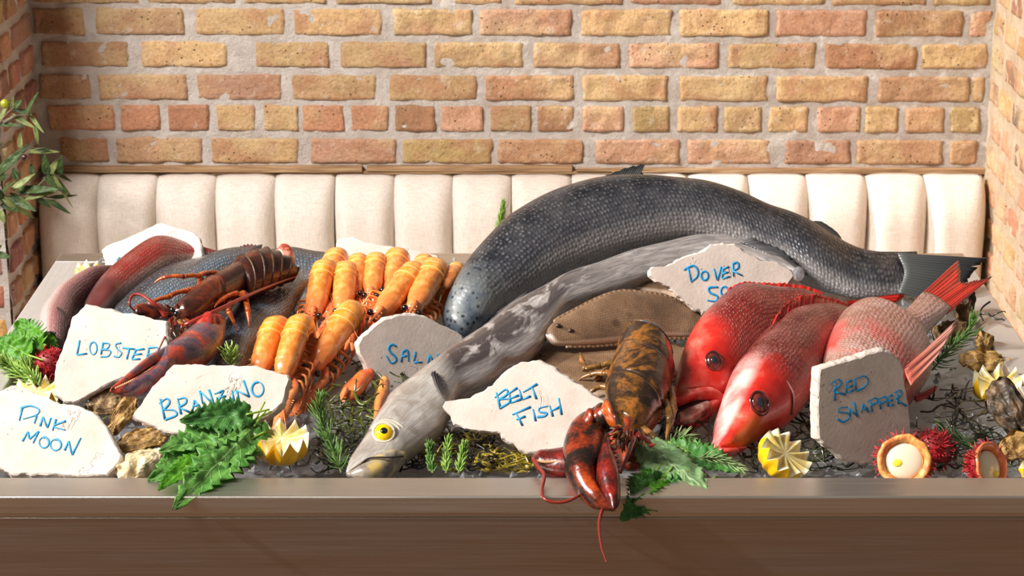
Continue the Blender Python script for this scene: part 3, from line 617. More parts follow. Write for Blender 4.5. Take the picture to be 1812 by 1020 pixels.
sole('brown dover sole lying whole in front of the belt fish', Pl((968, 596, 2.80), (1236, 575, 2.90), (1100, 520, 2.90)),
     [(964, 592), (970, 580), (986, 567), (1014, 552), (1060, 529), (1095, 518), (1131, 519), (1184, 528), (1219, 547), (1240, 560), (1275, 574)], [(964, 596), (972, 603), (989, 611), (1042, 611), (1092, 607), (1130, 600), (1181, 597), (1216, 597), (1250, 592), (1278, 580)], [(988, 577), (1010, 586)], (.13, 2.85, 1.0))
sole('dover sole whose pale snout peeks out left of the DOVER SOLE sign', Pl((1105, 502, 2.99), (1250, 540, 2.97), (1180, 488, 3.04)),
     [(1101, 499), (1106, 493), (1118, 489), (1150, 485), (1200, 488), (1260, 505), (1300, 530)], [(1101, 502), (1110, 509), (1141, 518), (1184, 525), (1215, 535), (1260, 545), (1300, 540)], [(1125, 497)], (.2, 3.0, 1.03), .010)
sole('shadowed dover sole underneath the other soles behind the front lobster', Pl((940, 650, 2.775), (1200, 640, 2.82), (1080, 610, 2.865)),
     [(925, 650), (945, 625), (980, 606), (1050, 596), (1130, 598), (1190, 610), (1225, 630)], [(927, 656), (960, 684), (1010, 703), (1075, 712), (1140, 700), (1190, 672), (1225, 640)], [(960, 630)], (.11, 2.77, .98))
# ---------------------------------------------------------------- red snappers
def snap_head(m, o, nm):
    n = m.noise(o, 20, 5, .6); c = m.ramp(n, (.3, lin(176, 22, 16)), (.48, lin(204, 40, 28)), (.64, lin(218, 92, 74)), (.8, lin(232, 164, 148))); return c
def snap_blot(m, o, nm, c):
    n = m.noise(o, 11, 3, .5); return m.mix(m.math('MULTIPLY', m.ramp(n, (.55, 0), (.65, .6)), m.ramp(nm[1], (.5, 1), (.75, 0))), c, lin(214, 70, 58))
M_SNAP = skin('snapper_skin', (100, 24, 16), (150, 38, 30), (214, 120, 108), .0046, (.05, .42, .84), .30, head=snap_head, headlen=.34, blot=snap_blot, bumps=.7, sheen=.9, contrast=.5, mott=.25, gl=104)
M_SNAP3 = skin('pale_snapper_skin', (150, 104, 84), (190, 132, 120), (228, 198, 194), .0046, (.05, .4, .9), .30, blot=lambda m, o, nm, c: m.mix(m.math('MULTIPLY', m.ramp(m.noise(o, 12, 3), (.44, 0), (.54, .85)), m.ramp(nm[0], (.40, 1), (.62, 0))), c, lin(196, 52, 42)), bumps=.8, sheen=.7, contrast=.45, mott=.4)
M_RFIN = finmat('snapper_fin', (210, 30, 22), (236, 52, 36), (130, 12, 10)); M_PKFIN = finmat('pale_snapper_fin', (222, 116, 96), (214, 158, 140), (176, 84, 70))
M_LIP = MT('snapper_lip', rough=.25, coat=.5); M_LIP.set('col', M_LIP.ramp(M_LIP.noise(M_LIP.obj(), 60, 4), (.35, lin(206, 38, 32)), (.6, lin(224, 96, 84)), (.75, lin(236, 170, 158)))); M_LIP = M_LIP.m
M_MOUTH = MT('mouth_lining', rough=.3, coat=.5); M_MOUTH.set('col', M_MOUTH.ramp(M_MOUTH.noise(M_MOUTH.obj(), 70, 4), (.35, lin(120, 52, 44)), (.55, lin(186, 128, 110)), (.7, lin(222, 206, 186)))); M_MOUTH = M_MOUTH.m
M_SIRIS = MT('snapper_iris', rough=.15, coat=.8); M_SIRIS.set('col', M_SIRIS.ramp(M_SIRIS.noise(M_SIRIS.obj(), 120, 3), (.4, lin(70, 22, 18)), (.6, lin(112, 40, 32)))); M_SIRIS = M_SIRIS.m
M_CORNEA = MT('snapper_pupil', rough=.12, coat=.4, col=lin(34, 38, 48)).m
def snapper_eye(t, pl, x, y, off, r):
    n = (pl.n*.6+(CP-pl.o).normalized()*.55).normalized(); pl_n = n; R = basis(n); r *= 1.15; c = pl.p(x, y, off)
    mb = MB(); mb.ball(c, (r*.9, r*1.1, r*.42), R, 22, 12); e = put('eye', mb, M_SIRIS, t)
    mb = MB(); mb.ball(c+pl_n*r*.26, (r*.46, r*.64, r*.22), R, 18, 10); put('pupil', mb, M_CORNEA, e)
    mb = MB(); mb.tube([c+R@V((math.cos(a)*r*.98, math.sin(a)*r*1.2, r*.06)) for a in [2*math.pi*i/24 for i in range(25)]], r*.17, 7); put('eye_ring', mb, M_SIRIS, t)
P1 = Pl((1210, 735, 2.66), (1490, 545, 2.93), (1300, 520, 2.88))
t = thing('red_snapper', 'red snapper with its mouth gaping open, nearest the lobster', 'fish', (.28, 2.75, .98), 'red snappers')
u1 = [(1189, 711), (1189, 700), (1200, 660), (1213, 613), (1227, 582), (1240, 562), (1270, 532), (1293, 516), (1312, 511), (1360, 515), (1410, 520), (1450, 527), (1494, 536)]
l1 = [(1191, 716), (1215, 712), (1245, 713), (1276, 720), (1296, 700), (1312, 678), (1334, 656), (1364, 636), (1396, 615), (1425, 596), (1455, 580), (1480, 566), (1500, 556)]
put('body', loft_body(P1, u1, l1, [(0, .010), (.08, .026), (.25, .042), (.45, .046), (.75, .032), (1, .008)], n=90, m=34), M_SNAP, t)
put('tail_fin', fin(P1, [(1490, 535), (1500, 556)], [(1601, 519), (1596, 530), (1570, 545), (1592, 560)], nray=28, ragged=.1), M_RFIN, t)
put('dorsal_fin', fin(P1, [(1285, 522), (1312, 513), (1360, 517), (1410, 522), (1450, 529)], [(1288, 510), (1316, 500), (1362, 501), (1418, 505), (1456, 518)], nray=40, rip=.0014, off=.010), M_RFIN, t)
snapper_eye(t, P1, 1263, 639, .0405, .0092)
# gaping mouth: lips, lining, lower jaw
mb = loft_body(P1, [(1196, 722), (1205, 716), (1230, 712), (1262, 716)], [(1198, 744), (1212, 748), (1240, 738), (1270, 726)], [(0, .006), (.4, .016), (1, .018)], n=26, m=18); put('mouth_cavity', mb, M_MOUTHD, t)
mb = loft_body(P1, [(1197, 738), (1212, 734), (1238, 724), (1268, 718)], [(1197, 752), (1212, 760), (1232, 757), (1258, 742), (1282, 724)], [(0, .008), (.3, .020), (.7, .026), (1, .016)], n=40, m=22, off=.002); put('lower_jaw', mb, M_LIP, t)
mb = loft_body(P1, [(1200, 731), (1216, 725), (1240, 717), (1262, 716)], [(1202, 747), (1218, 749), (1240, 742), (1262, 730)], [(0, .004), (.3, .012), (.7, .016), (1, .008)], n=30, m=18, off=.016); put('mouth_lining', mb, M_MOUTH, t)
mb = loft_body(P1, [(1187, 704), (1200, 700), (1228, 701), (1256, 706), (1276, 716)], [(1189, 716), (1204, 719), (1230, 716), (1256, 720), (1275, 730)], [(0, .008), (.25, .022), (.6, .029), (1, .022)], n=40, m=20, off=.006); put('upper_lip', mb, M_LIP, t)
P2 = Pl((1290, 790, 2.56), (1490, 570, 2.88), (1400, 540, 2.84))
t = thing('red_snapper', 'middle red snapper with yellow cheek and closed mouth', 'fish', (.34, 2.65, .98), 'red snappers')
u2 = [(1264, 797), (1265, 786), (1271, 768), (1278, 740), (1289, 703), (1299, 670), (1310, 643), (1322, 624), (1347, 594), (1368, 572), (1392, 553), (1425, 544), (1460, 543), (1490, 549), (1520, 562), (1545, 578)]
l2 = [(1266, 801), (1285, 806), (1302, 804), (1318, 792), (1345, 780), (1373, 768), (1400, 745), (1427, 712), (1445, 684), (1460, 655), (1480, 630), (1500, 612), (1525, 600), (1548, 592)]
def snap2_head(m, o, nm):
    c = snap_head(m, o, nm); ye = m.math('MULTIPLY', m.ramp(m.math('ADD', nm[0], m.math('MULTIPLY', m.math('SUBTRACT', m.noise(o, 40, 4, .7), .5), .14)), (.0, 0), (.09, 1), (.24, 0)), m.ramp(nm[1], (.1, 1), (.35, .9), (.62, 0)))
    c = m.mix(m.math('MULTIPLY', ye, .75), c, lin(238, 134, 34)); return m.mix(m.math('MULTIPLY', m.ramp(nm[1], (.82, 0), (.93, .7)), m.ramp(m.noise(o, 22, 3), (.4, .3), (.6, 1))), c, lin(240, 214, 206))
M_SNAP2 = skin('snapper_skin_yellow_cheek', (96, 26, 18), (148, 46, 38), (218, 146, 136), .0046, (.05, .42, .84), .28, head=snap2_head, headlen=.36, blot=snap_blot, bumps=.7, sheen=.9, contrast=.5, mott=.25, gl=104)
put('body', loft_body(P2, u2, l2, [(0, .010), (.06, .022), (.2, .040), (.45, .050), (.75, .034), (1, .010)], n=96, m=36), M_SNAP2, t)
put('dorsal_fin', fin(P2, [(1367, 574), (1392, 556), (1425, 547), (1460, 545), (1492, 552)], [(1374, 558), (1396, 535), (1425, 522), (1464, 525), (1500, 538)], nray=40, rip=.0014, off=.012), M_RFIN, t)
snapper_eye(t, P2, 1344, 714, .0425, .0108)
mb = MB(); mb.tube([P2.p(x, y, o) for x, y, o in ((1264, 792, .004), (1272, 796, .014), (1288, 798, .023), (1304, 797, .024))], .0034, 9, n=20); put('upper_lip', mb, M_LIP, t)
mb = loft_body(P2, [(1266, 800), (1285, 801), (1305, 800)], [(1268, 806), (1285, 810), (1306, 806)], [(0, .006), (.4, .017), (1, .018)], n=20, m=16, off=.003); put('lower_jaw', mb, M_LIP, t)
mb = MB(); mb.tube([P2.p(x, y, o) for x, y, o in ((1345, 640, .030), (1385, 668, .044), (1405, 700, .044), (1402, 735, .030))], .0018, 7, n=20); put('gill_cover_edge', mb, M_SNAP2, t)
P3 = Pl((1560, 760, 2.62), (1650, 550, 2.93), (1530, 545, 2.88))
t = thing('red_snapper', 'pale pink snapper behind the RED SNAPPER sign, tail raised to the right', 'fish', (.45, 2.75, .98), 'red snappers')
u3 = [(1490, 778), (1470, 735), (1458, 690), (1456, 645), (1464, 605), (1481, 568), (1498, 550), (1518, 541), (1543, 544), (1565, 553), (1584, 557), (1600, 551), (1618, 533), (1632, 518)]
l3 = [(1496, 782), (1530, 778), (1570, 755), (1607, 718), (1630, 690), (1645, 664), (1646, 645), (1640, 625), (1636, 608), (1643, 590), (1654, 577), (1664, 567), (1672, 559), (1682, 548)]
put('body', loft_body(P3, u3, l3, [(0, .012), (.15, .040), (.45, .050), (.65, .040), (.82, .016), (1, .007)], n=90, m=36), M_SNAP3, t)
put('tail_fin', fin(P3, [(1622, 528), (1648, 545), (1676, 556)], [(1696, 460), (1699, 480), (1702, 500), (1726, 497), (1758, 489)], nray=34, ragged=.04, rip=.0012), M_RFIN, t)
put('anal_fin', fin(P3, [(1598, 652), (1612, 682)], [(1686, 578), (1684, 592), (1672, 612), (1655, 640)], off=.040, nray=22, lift=.012), M_PKFIN, t)
put('pelvic_fin', fin(P3, [(1618, 702), (1622, 712)], [(1660, 682), (1656, 692), (1640, 704)], off=.012, nray=12), M_RFIN, t)
# ---------------------------------------------------------------- fish on the left
M_BRAN = skin('branzino_skin', (30, 40, 48), (88, 104, 118), (140, 142, 142), .0056, (.0, .22, .62), .28, bumps=.7, sheen=1, mott=.1, contrast=.7, gl=80)
M_BRANF = finmat('branzino_fin', (84, 76, 74), (56, 52, 52)); M_REDF = finmat('dark_red_fin', (120, 44, 40), (78, 46, 44))
M_REDFISH = skin('dark_red_skin', (96, 26, 20), (158, 36, 26), (206, 170, 160), .0052, (.02, .16, .9), .32, head=(64, 38, 36), headlen=.22, headmix=.8, bumps=.7, sheen=.35, mott=.1)
M_PINKF = skin('pinkish_grey_skin', (190, 168, 162), (140, 92, 88), (74, 50, 52), .0042, (.05, .5, .75), .26, bumps=.5, sheen=.6, mott=.15, contrast=.25)
P = Pl((90, 595, 2.88), (200, 482, 3.10), (72, 570, 2.93))
t = thing('whole_fish', 'pinkish grey whole fish lying at the far left of the counter', 'fish', (-.58, 3.0, 1.0), 'fish on the left side')
put('body', loft_body(P, [(82, 612), (72, 588), (73, 566), (89, 542), (106, 526), (132, 511), (165, 497), (200, 487), (235, 478)], [(98, 622), (118, 607), (132, 575), (141, 548), (165, 522), (184, 505), (212, 487), (240, 474)], [(0, .012), (.2, .030), (.6, .030), (1, .010)], n=60, m=26), M_PINKF, t)
mb = MB(); mb.tube([P.p(x, y, o) for x, y, o in ((92, 543, .022), (106, 548, .031), (114, 562, .033), (112, 582, .030))], lambda s: .0022*math.sin(math.pi*(.1+.8*s)), 7, n=20); put('gill_cover_edge', mb, M_MOUTHD, t)
mb = MB(); mb.tube([P.p(x, y, o) for x, y, o in ((80, 592, .016), (88, 588, .024), (98, 590, .027))], .0014, 6, n=12); put('mouth_line', mb, M_MOUTHD, t)
P = Pl((200, 540, 2.98), (350, 445, 3.20), (270, 438, 3.19))
t = thing('whole_fish', 'dark red whole fish in front of the white sign at the back left corner', 'fish', (-.52, 3.08, 1.02), 'fish on the left side')
put('body', loft_body(P, [(146, 560), (150, 540), (165, 519), (184, 498), (212, 473), (247, 448), (270, 437), (294, 433), (325, 436), (348, 444), (390, 447)], [(165, 566), (190, 556), (207, 545), (221, 532), (250, 511), (278, 492), (307, 474), (330, 463), (350, 456), (370, 452), (392, 451)], [(0, .012), (.2, .032), (.55, .034), (.85, .012), (1, .004)], n=80, m=30), M_REDFISH, t)
put('dorsal_fin', fin(P, [(262, 441), (294, 434), (325, 437), (345, 443)], [(266, 434), (294, 428), (335, 430), (364, 440)], nray=30, seed=3), M_REDF, t)
put('tail_fin', fin(P, [(384, 447), (384, 452)], [(418, 441), (410, 447), (416, 455)], nray=14), M_REDF, t)
def branz(label, pl, up, lo, base, th=.03):
    t = thing('branzino', label, 'fish', base, 'branzino under the dark lobster')
    put('body', loft_body(pl, up, lo, [(0, .008), (.12, th*.75), (.45, th), (.8, th*.5), (1, .005)], n=80, m=30), M_BRAN, t); return t
P = Pl((250, 560, 2.93), (420, 450, 3.18), (300, 475, 3.12))
t = branz('silver grey branzino lying under the head of the dark lobster', P, [(188, 575), (205, 552), (222, 535), (238, 521), (270, 499), (320, 473), (366, 459), (420, 450)], [(210, 598), (255, 590), (300, 570), (340, 543), (380, 512), (405, 490), (425, 472), (440, 462)], (-.47, 3.0, 1.0))
put('dorsal_fin', fin(P, [(300, 484), (340, 466)], [(306, 479), (352, 458)], nray=16), M_BRANF, t); put('tail_fin', fin(P, [(418, 452), (436, 464)], [(465, 432), (462, 448), (478, 462)], nray=16), M_BRANF, t)
P = Pl((340, 510, 3.03), (500, 450, 3.22), (420, 448, 3.20))
t = branz('branzino with a raised reddish back fin behind the dark lobster tail', P, [(300, 520), (318, 490), (350, 470), (395, 456), (425, 448), (457, 447), (490, 450), (515, 454)], [(305, 530), (340, 525), (380, 505), (420, 488), (455, 478), (490, 470), (515, 462)], (-.4, 3.1, 1.02), .026)
put('dorsal_fin', fin(P, [(392, 457), (425, 449), (455, 447)], [(404, 450), (440, 432), (458, 438)], nray=18), M_REDF, t); put('tail_fin', fin(P, [(512, 455), (514, 462)], [(545, 447), (540, 456), (548, 466)], nray=14), M_BRANF, t)
P = Pl((420, 640, 2.80), (540, 490, 3.10), (430, 550, 2.99))
t = branz('large branzino between the dark lobster and the prawns', P, [(372, 690), (366, 660), (378, 628), (392, 600), (416, 567), (442, 534), (472, 511), (513, 493), (548, 482)], [(388, 700), (415, 682), (437, 652), (455, 618), (482, 584), (507, 560), (530, 525), (543, 503), (554, 490)], (-.3, 2.95, 1.0), .034)
put('tail_fin', fin(P, [(546, 483), (553, 491)], [(585, 462), (580, 474), (592, 486)], nray=16), M_BRANF, t)
P = Pl((470, 485, 3.17), (585, 470, 3.22), (520, 452, 3.25))
t = branz('dark branzino lying along the back rim behind the prawns', P, [(440, 470), (460, 455), (490, 449), (522, 448), (560, 449), (600, 455)], [(442, 478), (470, 488), (510, 490), (545, 488), (580, 478), (602, 464)], (-.33, 3.2, 1.02), .022)
put('tail_fin', fin(P, [(596, 455), (600, 464)], [(640, 447), (634, 458), (642, 470)], nray=14), M_BRANF, t)
# ================================================================ lobsters
def shell(name, a, b, c, d, rough=.25, sc=30, sp=.5):
    m = MT(name, rough=rough+.12, spec=.5, coat=.3, coatr=.16); o = m.obj()
    n = m.noise(o, sc, 6, .68, .4); col = m.ramp(n, (.30, lin(*a)), (.46, lin(*b)), (.56, lin(*c)), (.70, lin(*d)))
    f = m.noise(o, 260, 3, .7); col = m.mix(m.ramp(f, (.5, 0), (.66, sp)), col, lin(*a)); m.set('col', col)
    m.bump(m.math('ADD', m.noise(o, 120, 4), m.math('MULTIPLY', m.vor(o, 180), .5)), .35, .0016); m.set('rough', m.ramp(m.noise(o, 50, 3), (.3, rough-.08), (.7, rough+.15))); return m.m
M_LOB1 = shell('dark_lobster_shell', (34, 16, 12), (62, 28, 18), (98, 42, 22), (150, 66, 26), sc=22)
M_LOB1C = shell('dark_lobster_claw', (52, 42, 54), (96, 74, 84), (150, 66, 50), (206, 70, 36), sc=40)
M_LOB2 = shell('mottled_lobster_shell', (22, 16, 12), (54, 34, 18), (134, 84, 26), (166, 66, 28), sc=26)
M_LOB2B = shell('shell_edge', (20, 14, 10), (40, 28, 16), (90, 60, 24), (60, 60, 40), rough=.5, sc=30)
M_LOB2C = shell('orange_black_claw', (18, 12, 10), (36, 20, 14), (140, 46, 12), (214, 88, 20), sc=16, sp=.35)
M_LOB2F = shell('dark_red_claw_finger', (36, 14, 12), (84, 20, 14), (136, 30, 20), (170, 56, 30), sc=30)
M_FAN = shell('lobster_tail_fan', (120, 44, 26), (160, 74, 50), (206, 140, 116), (240, 216, 200), sc=60)
M_LLEG = shell('lobster_leg', (70, 26, 14), (150, 60, 22), (196, 96, 30), (206, 60, 30), sc=50)
M_LLEG2 = shell('olive_lobster_leg', (58, 40, 20), (112, 80, 36), (150, 100, 46), (170, 70, 36), sc=50)
M_RED = shell('red_shell', (84, 14, 10), (132, 26, 18), (168, 42, 30), (200, 84, 64), sc=50)
M_ANT = MT('antenna', rough=.3, coat=.4, col=lin(134, 40, 30)).m
M_TOOTH = MT('claw_tooth', rough=.3, coat=.4, col=lin(226, 160, 112)).m
M_BLACK = MT('black_eye', rough=.08, coat=1, col=lin(14, 10, 10)).m
def limb(root, pl, pts, r0, r1, mat, name='leg', joints=True, n=None):
    """a jointed walking leg; points carry pixel x, y and the offset from the plane"""
    P = [pl.p(x, y, o) for x, y, o in pts]; mb = MB(); N = len(P)-1
    for i, (a, b) in enumerate(zip(P, P[1:])):
        ra = r0+(r1-r0)*i/N; rb = r0+(r1-r0)*(i+1)/N
        q = [a.lerp(b, k/8) for k in range(9)]
        bend = V((0, 0, 1))*(b-a).length*.06
        q = [p+bend*math.sin(math.pi*k/8) for k, p in enumerate(q)]
        mb.tube(q, lambda s, ra=ra, rb=rb, last=(i == N-1): (ra+(rb-ra)*s)*(1+.28*math.exp(-(s/.12)**2)+.2*math.exp(-((1-s)/.1)**2))*(1 if not last else max(.15, 1-.8*s**2)), 8, flat=.8)
    return put(name, mb, mat, root)
def seg_prof(n, amp=.07, start=0):
    def f(q):
        if q < start: return 1
        x = (q-start)/(1-start)*n; return 1+amp*(x-math.floor(x))-amp*.5
    return f
def spine_parts(root, pts, r, ln, mat):
    for q in pts:
        mb = MB(); spikes(mb, [q], r, ln); put('spine', mb, mat, root)
def spikes(mb, pts, r, ln, m=5):
    for p, d in pts:
        mb.tube([p, p+d*ln*.6, p+d*ln], lambda s: r*(1-s)+.0001, m)
def ridge(mb, q, n, m, root, mat, r=.0014, name='shell_ridge'):
    i = int(q*(n-1)); ring = mb.v[i*(m+1):(i+1)*(m+1)]; p = ring[m//4-1:3*m//4+2]; t2 = MB(); t2.tube(p, lambda s: r*(.5+.5*math.sin(math.pi*s)), 6); put(name, t2, mat, root)
# ---------------------------------------------------------------- dark lobster, left
PL1 = Pl((320, 560, 2.87), (520, 470, 3.12), (430, 450, 3.09))
t = thing('lobster', 'dark brown lobster with one long mottled claw over the LOBSTER sign', 'lobster', (-.42, 2.95, 1.02), 'lobsters')
O1 = .035
put('carapace', loft_body(PL1, [(300, 553), (308, 545), (319, 534), (346, 512), (366, 502), (384, 492), (400, 483), (408, 476)], [(302, 556), (316, 562), (330, 569), (350, 564), (378, 550), (404, 534), (424, 522), (438, 514)],
    [(0, .002), (.15, .018), (.5, .030), (1, .030)], n=70, m=30, off=O1, tmul=lambda q: 1+.04*math.exp(-((q-.57)/.03)**2)-.09*math.exp(-((q-.62)/.018)**2)), M_LOB1, t)
mb = loft_body(PL1, [(400, 484), (410, 471), (433, 459), (460, 453), (483, 458), (507, 470), (524, 484)], [(432, 516), (440, 522), (456, 515), (472, 508), (490, 500), (506, 494), (524, 490)],
    [(0, .028), (.3, .031), (.8, .022), (1, .012)], n=120, m=30, off=O1+.003, tmul=seg_prof(6, .18)); put('abdomen', mb, M_LOB1, t)
for k in range(6): ridge(mb, (k+.98)/6-.005, 120, 30, t, M_LOB2B, .0014)
ft = PlT(505, 475, 3.12, 75, 0)
put('tail_fan', loft_body(ft, [(491, 476), (486, 462), (488, 444), (496, 433), (504, 431)], [(520, 478), (523, 466), (520, 448), (513, 436), (505, 431)], [(0, .006), (.5, .009), (1, .002)], n=36, m=20), M_FAN, t)
mb = loft_body(PL1, [(376, 560), (345, 577), (307, 606), (283, 626), (273, 650), (240, 671), (196, 688)], [(398, 580), (393, 612), (366, 642), (334, 656), (306, 662), (288, 680), (258, 694), (219, 699), (194, 692)],
    [(0, .012), (.2, .022), (.45, .024), (.75, .013), (1, .003)], n=70, m=26, off=.050); cl = put('claw', mb, M_LOB1C, t)
put('movable_finger', loft_body(PL1, [(286, 620), (262, 634), (235, 655), (213, 673), (196, 687)], [(288, 644), (268, 652), (242, 668), (216, 682), (198, 689)], [(0, .012), (.3, .012), (1, .002)], n=40, m=20, off=.054), M_LOB1C, cl)
mb = MB()
for i in range(22):
    q = i/21; x, y = cat2([(272, 651), (242, 670), (205, 687)], 22)[i]; mb.ball(PL1.p(x, y, .054+.004), .0022*(1.1-.5*q), m=7, n=5)
put('teeth', mb, M_TOOTH, cl)
mb = loft_body(PL1, [(342, 580), (352, 566), (368, 560), (383, 566)], [(352, 592), (368, 592), (385, 588), (392, 582)], [(0, .010), (.5, .018), (1, .012)], n=30, m=18, off=.056, tmul=lambda q: 1+.08*math.sin(q*17)); put('claw_wrist', mb, M_RED, t)
mb = loft_body(PL1, [(238, 543), (255, 540), (280, 546), (305, 552)], [(240, 556), (262, 560), (285, 562), (308, 562)], [(0, .006), (.5, .012), (1, .010)], n=30, m=16, off=.030, tmul=lambda q: 1+.12*math.sin(q*14)); put('claw_arm', mb, M_LOB2C, t)
for pts in ([(345, 512, .03), (333, 515, .035), (298, 526, .035), (262, 540, .03), (240, 546, .02)], [(395, 487, .04), (366, 484, .045), (352, 489, .05), (325, 490, .05), (288, 492, .04), (272, 502, .03)], [(430, 520, .05), (433, 527, .055), (419, 519, .058), (392, 531, .055), (379, 545, .05)],
            [(432, 522, .05), (439, 552, .045), (441, 580, .035)], [(404, 534, .05), (405, 552, .05), (420, 588, .035)], [(365, 503, .03), (356, 496, .04), (352, 505, .045), (350, 511, .04)], [(330, 568, .05), (322, 590, .04), (318, 604, .03)]):
    limb(t, PL1, pts, .0050, .0026, M_LLEG)
def feeler(t, pl, pts, r0=.0028, name='antenna', mat=None):
    mb = MB(); mb.tube([pl.p(x, y, o) for x, y, o in pts], lambda s: r0*(1-.7*s), 7, n=40); put(name, mb, mat or M_ANT, t)
feeler(t, PL1, [(292, 560, .045), (284, 548, .05), (272, 538, .055), (251, 523, .055), (235, 523, .05), (229, 538, .045), (238, 551, .035)], .0036)
feeler(t, PL1, [(325, 577, .05), (350, 565, .062), (383, 550, .07), (439, 523, .066), (492, 501, .05), (526, 489, .04)], .0032)
feeler(t, PL1, [(301, 566, .05), (298, 585, .06), (289, 602, .068), (278, 626, .074)], .0026); feeler(t, PL1, [(305, 566, .05), (305, 585, .055), (304, 600, .055)], .0022)
feeler(t, PL1, [(391, 600, .05), (375, 625, .045), (352, 642, .035)], .0034, 'leg', M_RED)
for x, y in ((305, 549), (312, 556)):
    mb = MB(); mb.ball(PL1.p(x, y, .058), .0042, m=10, n=8); put('eye', mb, M_BLACK, t)
spine_parts(t, [(PL1.p(x, y, .055), V((dx, -.6, dz)).normalized()) for x, y, dx, dz in ((300, 555, -.8, .3), (296, 560, -.9, 0), (306, 562, -.5, -.6), (312, 570, -.3, -.8), (322, 574, 0, -.9), (300, 545, -.5, .8), (316, 545, -.2, .9), (382, 558, .3, .9), (390, 566, .7, .6))], .0024, .011, M_RED)
for pts in ([(308, 565, .04), (306, 585, .045), (312, 598, .045)], [(318, 570, .045), (330, 585, .05), (322, 600, .045)], [(326, 572, .045), (342, 582, .05)]): limb(t, PL1, pts, .0042, .002, M_LLEG2, 'mouthpart')
# ---------------------------------------------------------------- mottled lobster, centre front
PL2 = Pl((1105, 765, 2.575), (1140, 600, 2.80), (1190, 680, 2.66))
t = thing('lobster', 'mottled lobster with an orange and black claw hanging over the front rim', 'lobster', (.13, 2.6, .99), 'lobsters')
O2 = .020
put('carapace', loft_body(PL2, [(1106, 768), (1092, 752), (1078, 738), (1074, 712), (1079, 678), (1090, 648), (1095, 640)], [(1112, 768), (1130, 762), (1144, 752), (1160, 729), (1174, 701), (1184, 668), (1187, 655)],
    [(0, .004), (.15, .024), (.5, .037), (1, .040)], n=70, m=32, off=O2, tmul=lambda q: 1+.04*math.exp(-((q-.57)/.03)**2)-.09*math.exp(-((q-.62)/.018)**2)), M_LOB2, t)
mb = loft_body(PL2, [(1091, 650), (1097, 634), (1104, 614), (1115, 602), (1132, 592), (1148, 588)], [(1188, 660), (1189, 640), (1186, 616), (1176, 598), (1164, 589), (1152, 587)],
    [(0, .041), (.5, .036), (.85, .022), (1, .006)], n=110, m=32, off=O2, tmul=seg_prof(4, .14)); put('abdomen', mb, M_LOB2, t)
for q in (.03, .27, .5): ridge(mb, q, 110, 32, t, M_LOB2B, .0015)
PC = Pl((1050, 740, 2.475), (1080, 900, 2.322), (1000, 800, 2.42))
cl = put('claw', loft_body(PC, [(1051, 729), (1022, 746), (1005, 768), (996, 800), (999, 832), (1015, 864), (1040, 888), (1066, 900), (1082, 903)], [(1066, 733), (1074, 755), (1080, 785), (1076, 812), (1060, 828), (1056, 848), (1062, 868), (1073, 886), (1085, 902)],
    [(0, .012), (.25, .024), (.55, .024), (.8, .014), (1, .003)], n=80, m=28), M_LOB2C, t)
put('movable_finger', loft_body(PC, [(1062, 800), (1056, 825), (1057, 850), (1067, 876), (1083, 901)], [(1080, 792), (1092, 822), (1098, 858), (1096, 888), (1088, 903)], [(0, .012), (.4, .018), (.8, .011), (1, .003)], n=44, m=22, off=.008), M_LOB2F, cl)
e_ = cat2([(1068, 738), (1076, 760), (1081, 785), (1085, 808), (1091, 835)], 13); spine_parts(cl, [(PC.p(x, y, .010), V((.85, -.4, .25)).normalized()) for x, y in e_], .0024, .007, M_RED)
PC2 = Pl((960, 822, 2.455), (1000, 800, 2.47), (1000, 842, 2.435))
cl = put('claw', loft_body(PC2, [(940, 811), (950, 803), (965, 801), (991, 799), (1020, 795)], [(941, 814), (952, 833), (975, 842), (995, 845), (1020, 845)], [(0, .003), (.3, .014), (1, .020)], n=40, m=22), M_LOB2F, t)
mb = MB()
for x, y in cat2([(946, 815), (965, 818), (992, 817)], 16): mb.ball(PC2.p(x, y, .014), .0018, m=6, n=5)
put('teeth', mb, M_TOOTH, cl)
for u, l, o, mt in (([(1046, 738), (1055, 724), (1070, 722), (1082, 738)], [(1052, 748), (1064, 752), (1075, 752), (1086, 748)], .022, M_LOB2C), ([(1062, 728), (1070, 715), (1080, 720), (1088, 742)], [(1066, 738), (1076, 745), (1084, 750), (1090, 752)], .03, M_LLEG), ([(1030, 745), (1040, 732), (1052, 730)], [(1040, 758), (1052, 755), (1060, 745)], .018, M_LOB2C)):
    put('claw_wrist', loft_body(PC, u, l, [(0, .008), (.5, .015), (1, .010)], n=26, m=16, off=o), mt, t)
for pts in ([(1092, 642, .01), (1062, 648, .012), (1036, 654, .014), (1030, 640, .016), (1026, 624, .018)], [(1086, 664, .01), (1068, 661, .014), (1046, 663, .014), (1022, 674, .010)], [(1080, 688, .01), (1064, 684, .012), (1050, 690, .012), (1040, 700, .008)], [(1086, 652, .0), (1060, 668, .004), (1048, 682, .0)],
            [(1188, 690, .0), (1192, 725, .005), (1188, 765, .0)], [(1178, 712, .005), (1186, 745, .008), (1178, 785, .0)]):
    limb(t, PL2, pts, .0056, .0030, M_LLEG2)
feeler(t, PL2, [(1122, 770, .035), (1116, 790, .042), (1108, 814, .044), (1098, 838, .040)], .0052, 'antenna_base', M_RED)
feeler(t, PC, [(1068, 896, -.005), (1062, 915, .0), (1060, 935, .004), (1064, 968, .006), (1073, 996, .008)], .0024)
mb = MB(); mb.tube([W(*p) for p in ((943, 812, 2.445), (952, 826, 2.425), (963, 842, 2.40), (959, 866, 2.366), (962, 882, 2.344), (978, 889, 2.339), (1002, 888, 2.338), (1026, 877, 2.344))], lambda s: .0022*(1.1-.3*s), 7, n=40); put('antenna', mb, M_ANT, t)
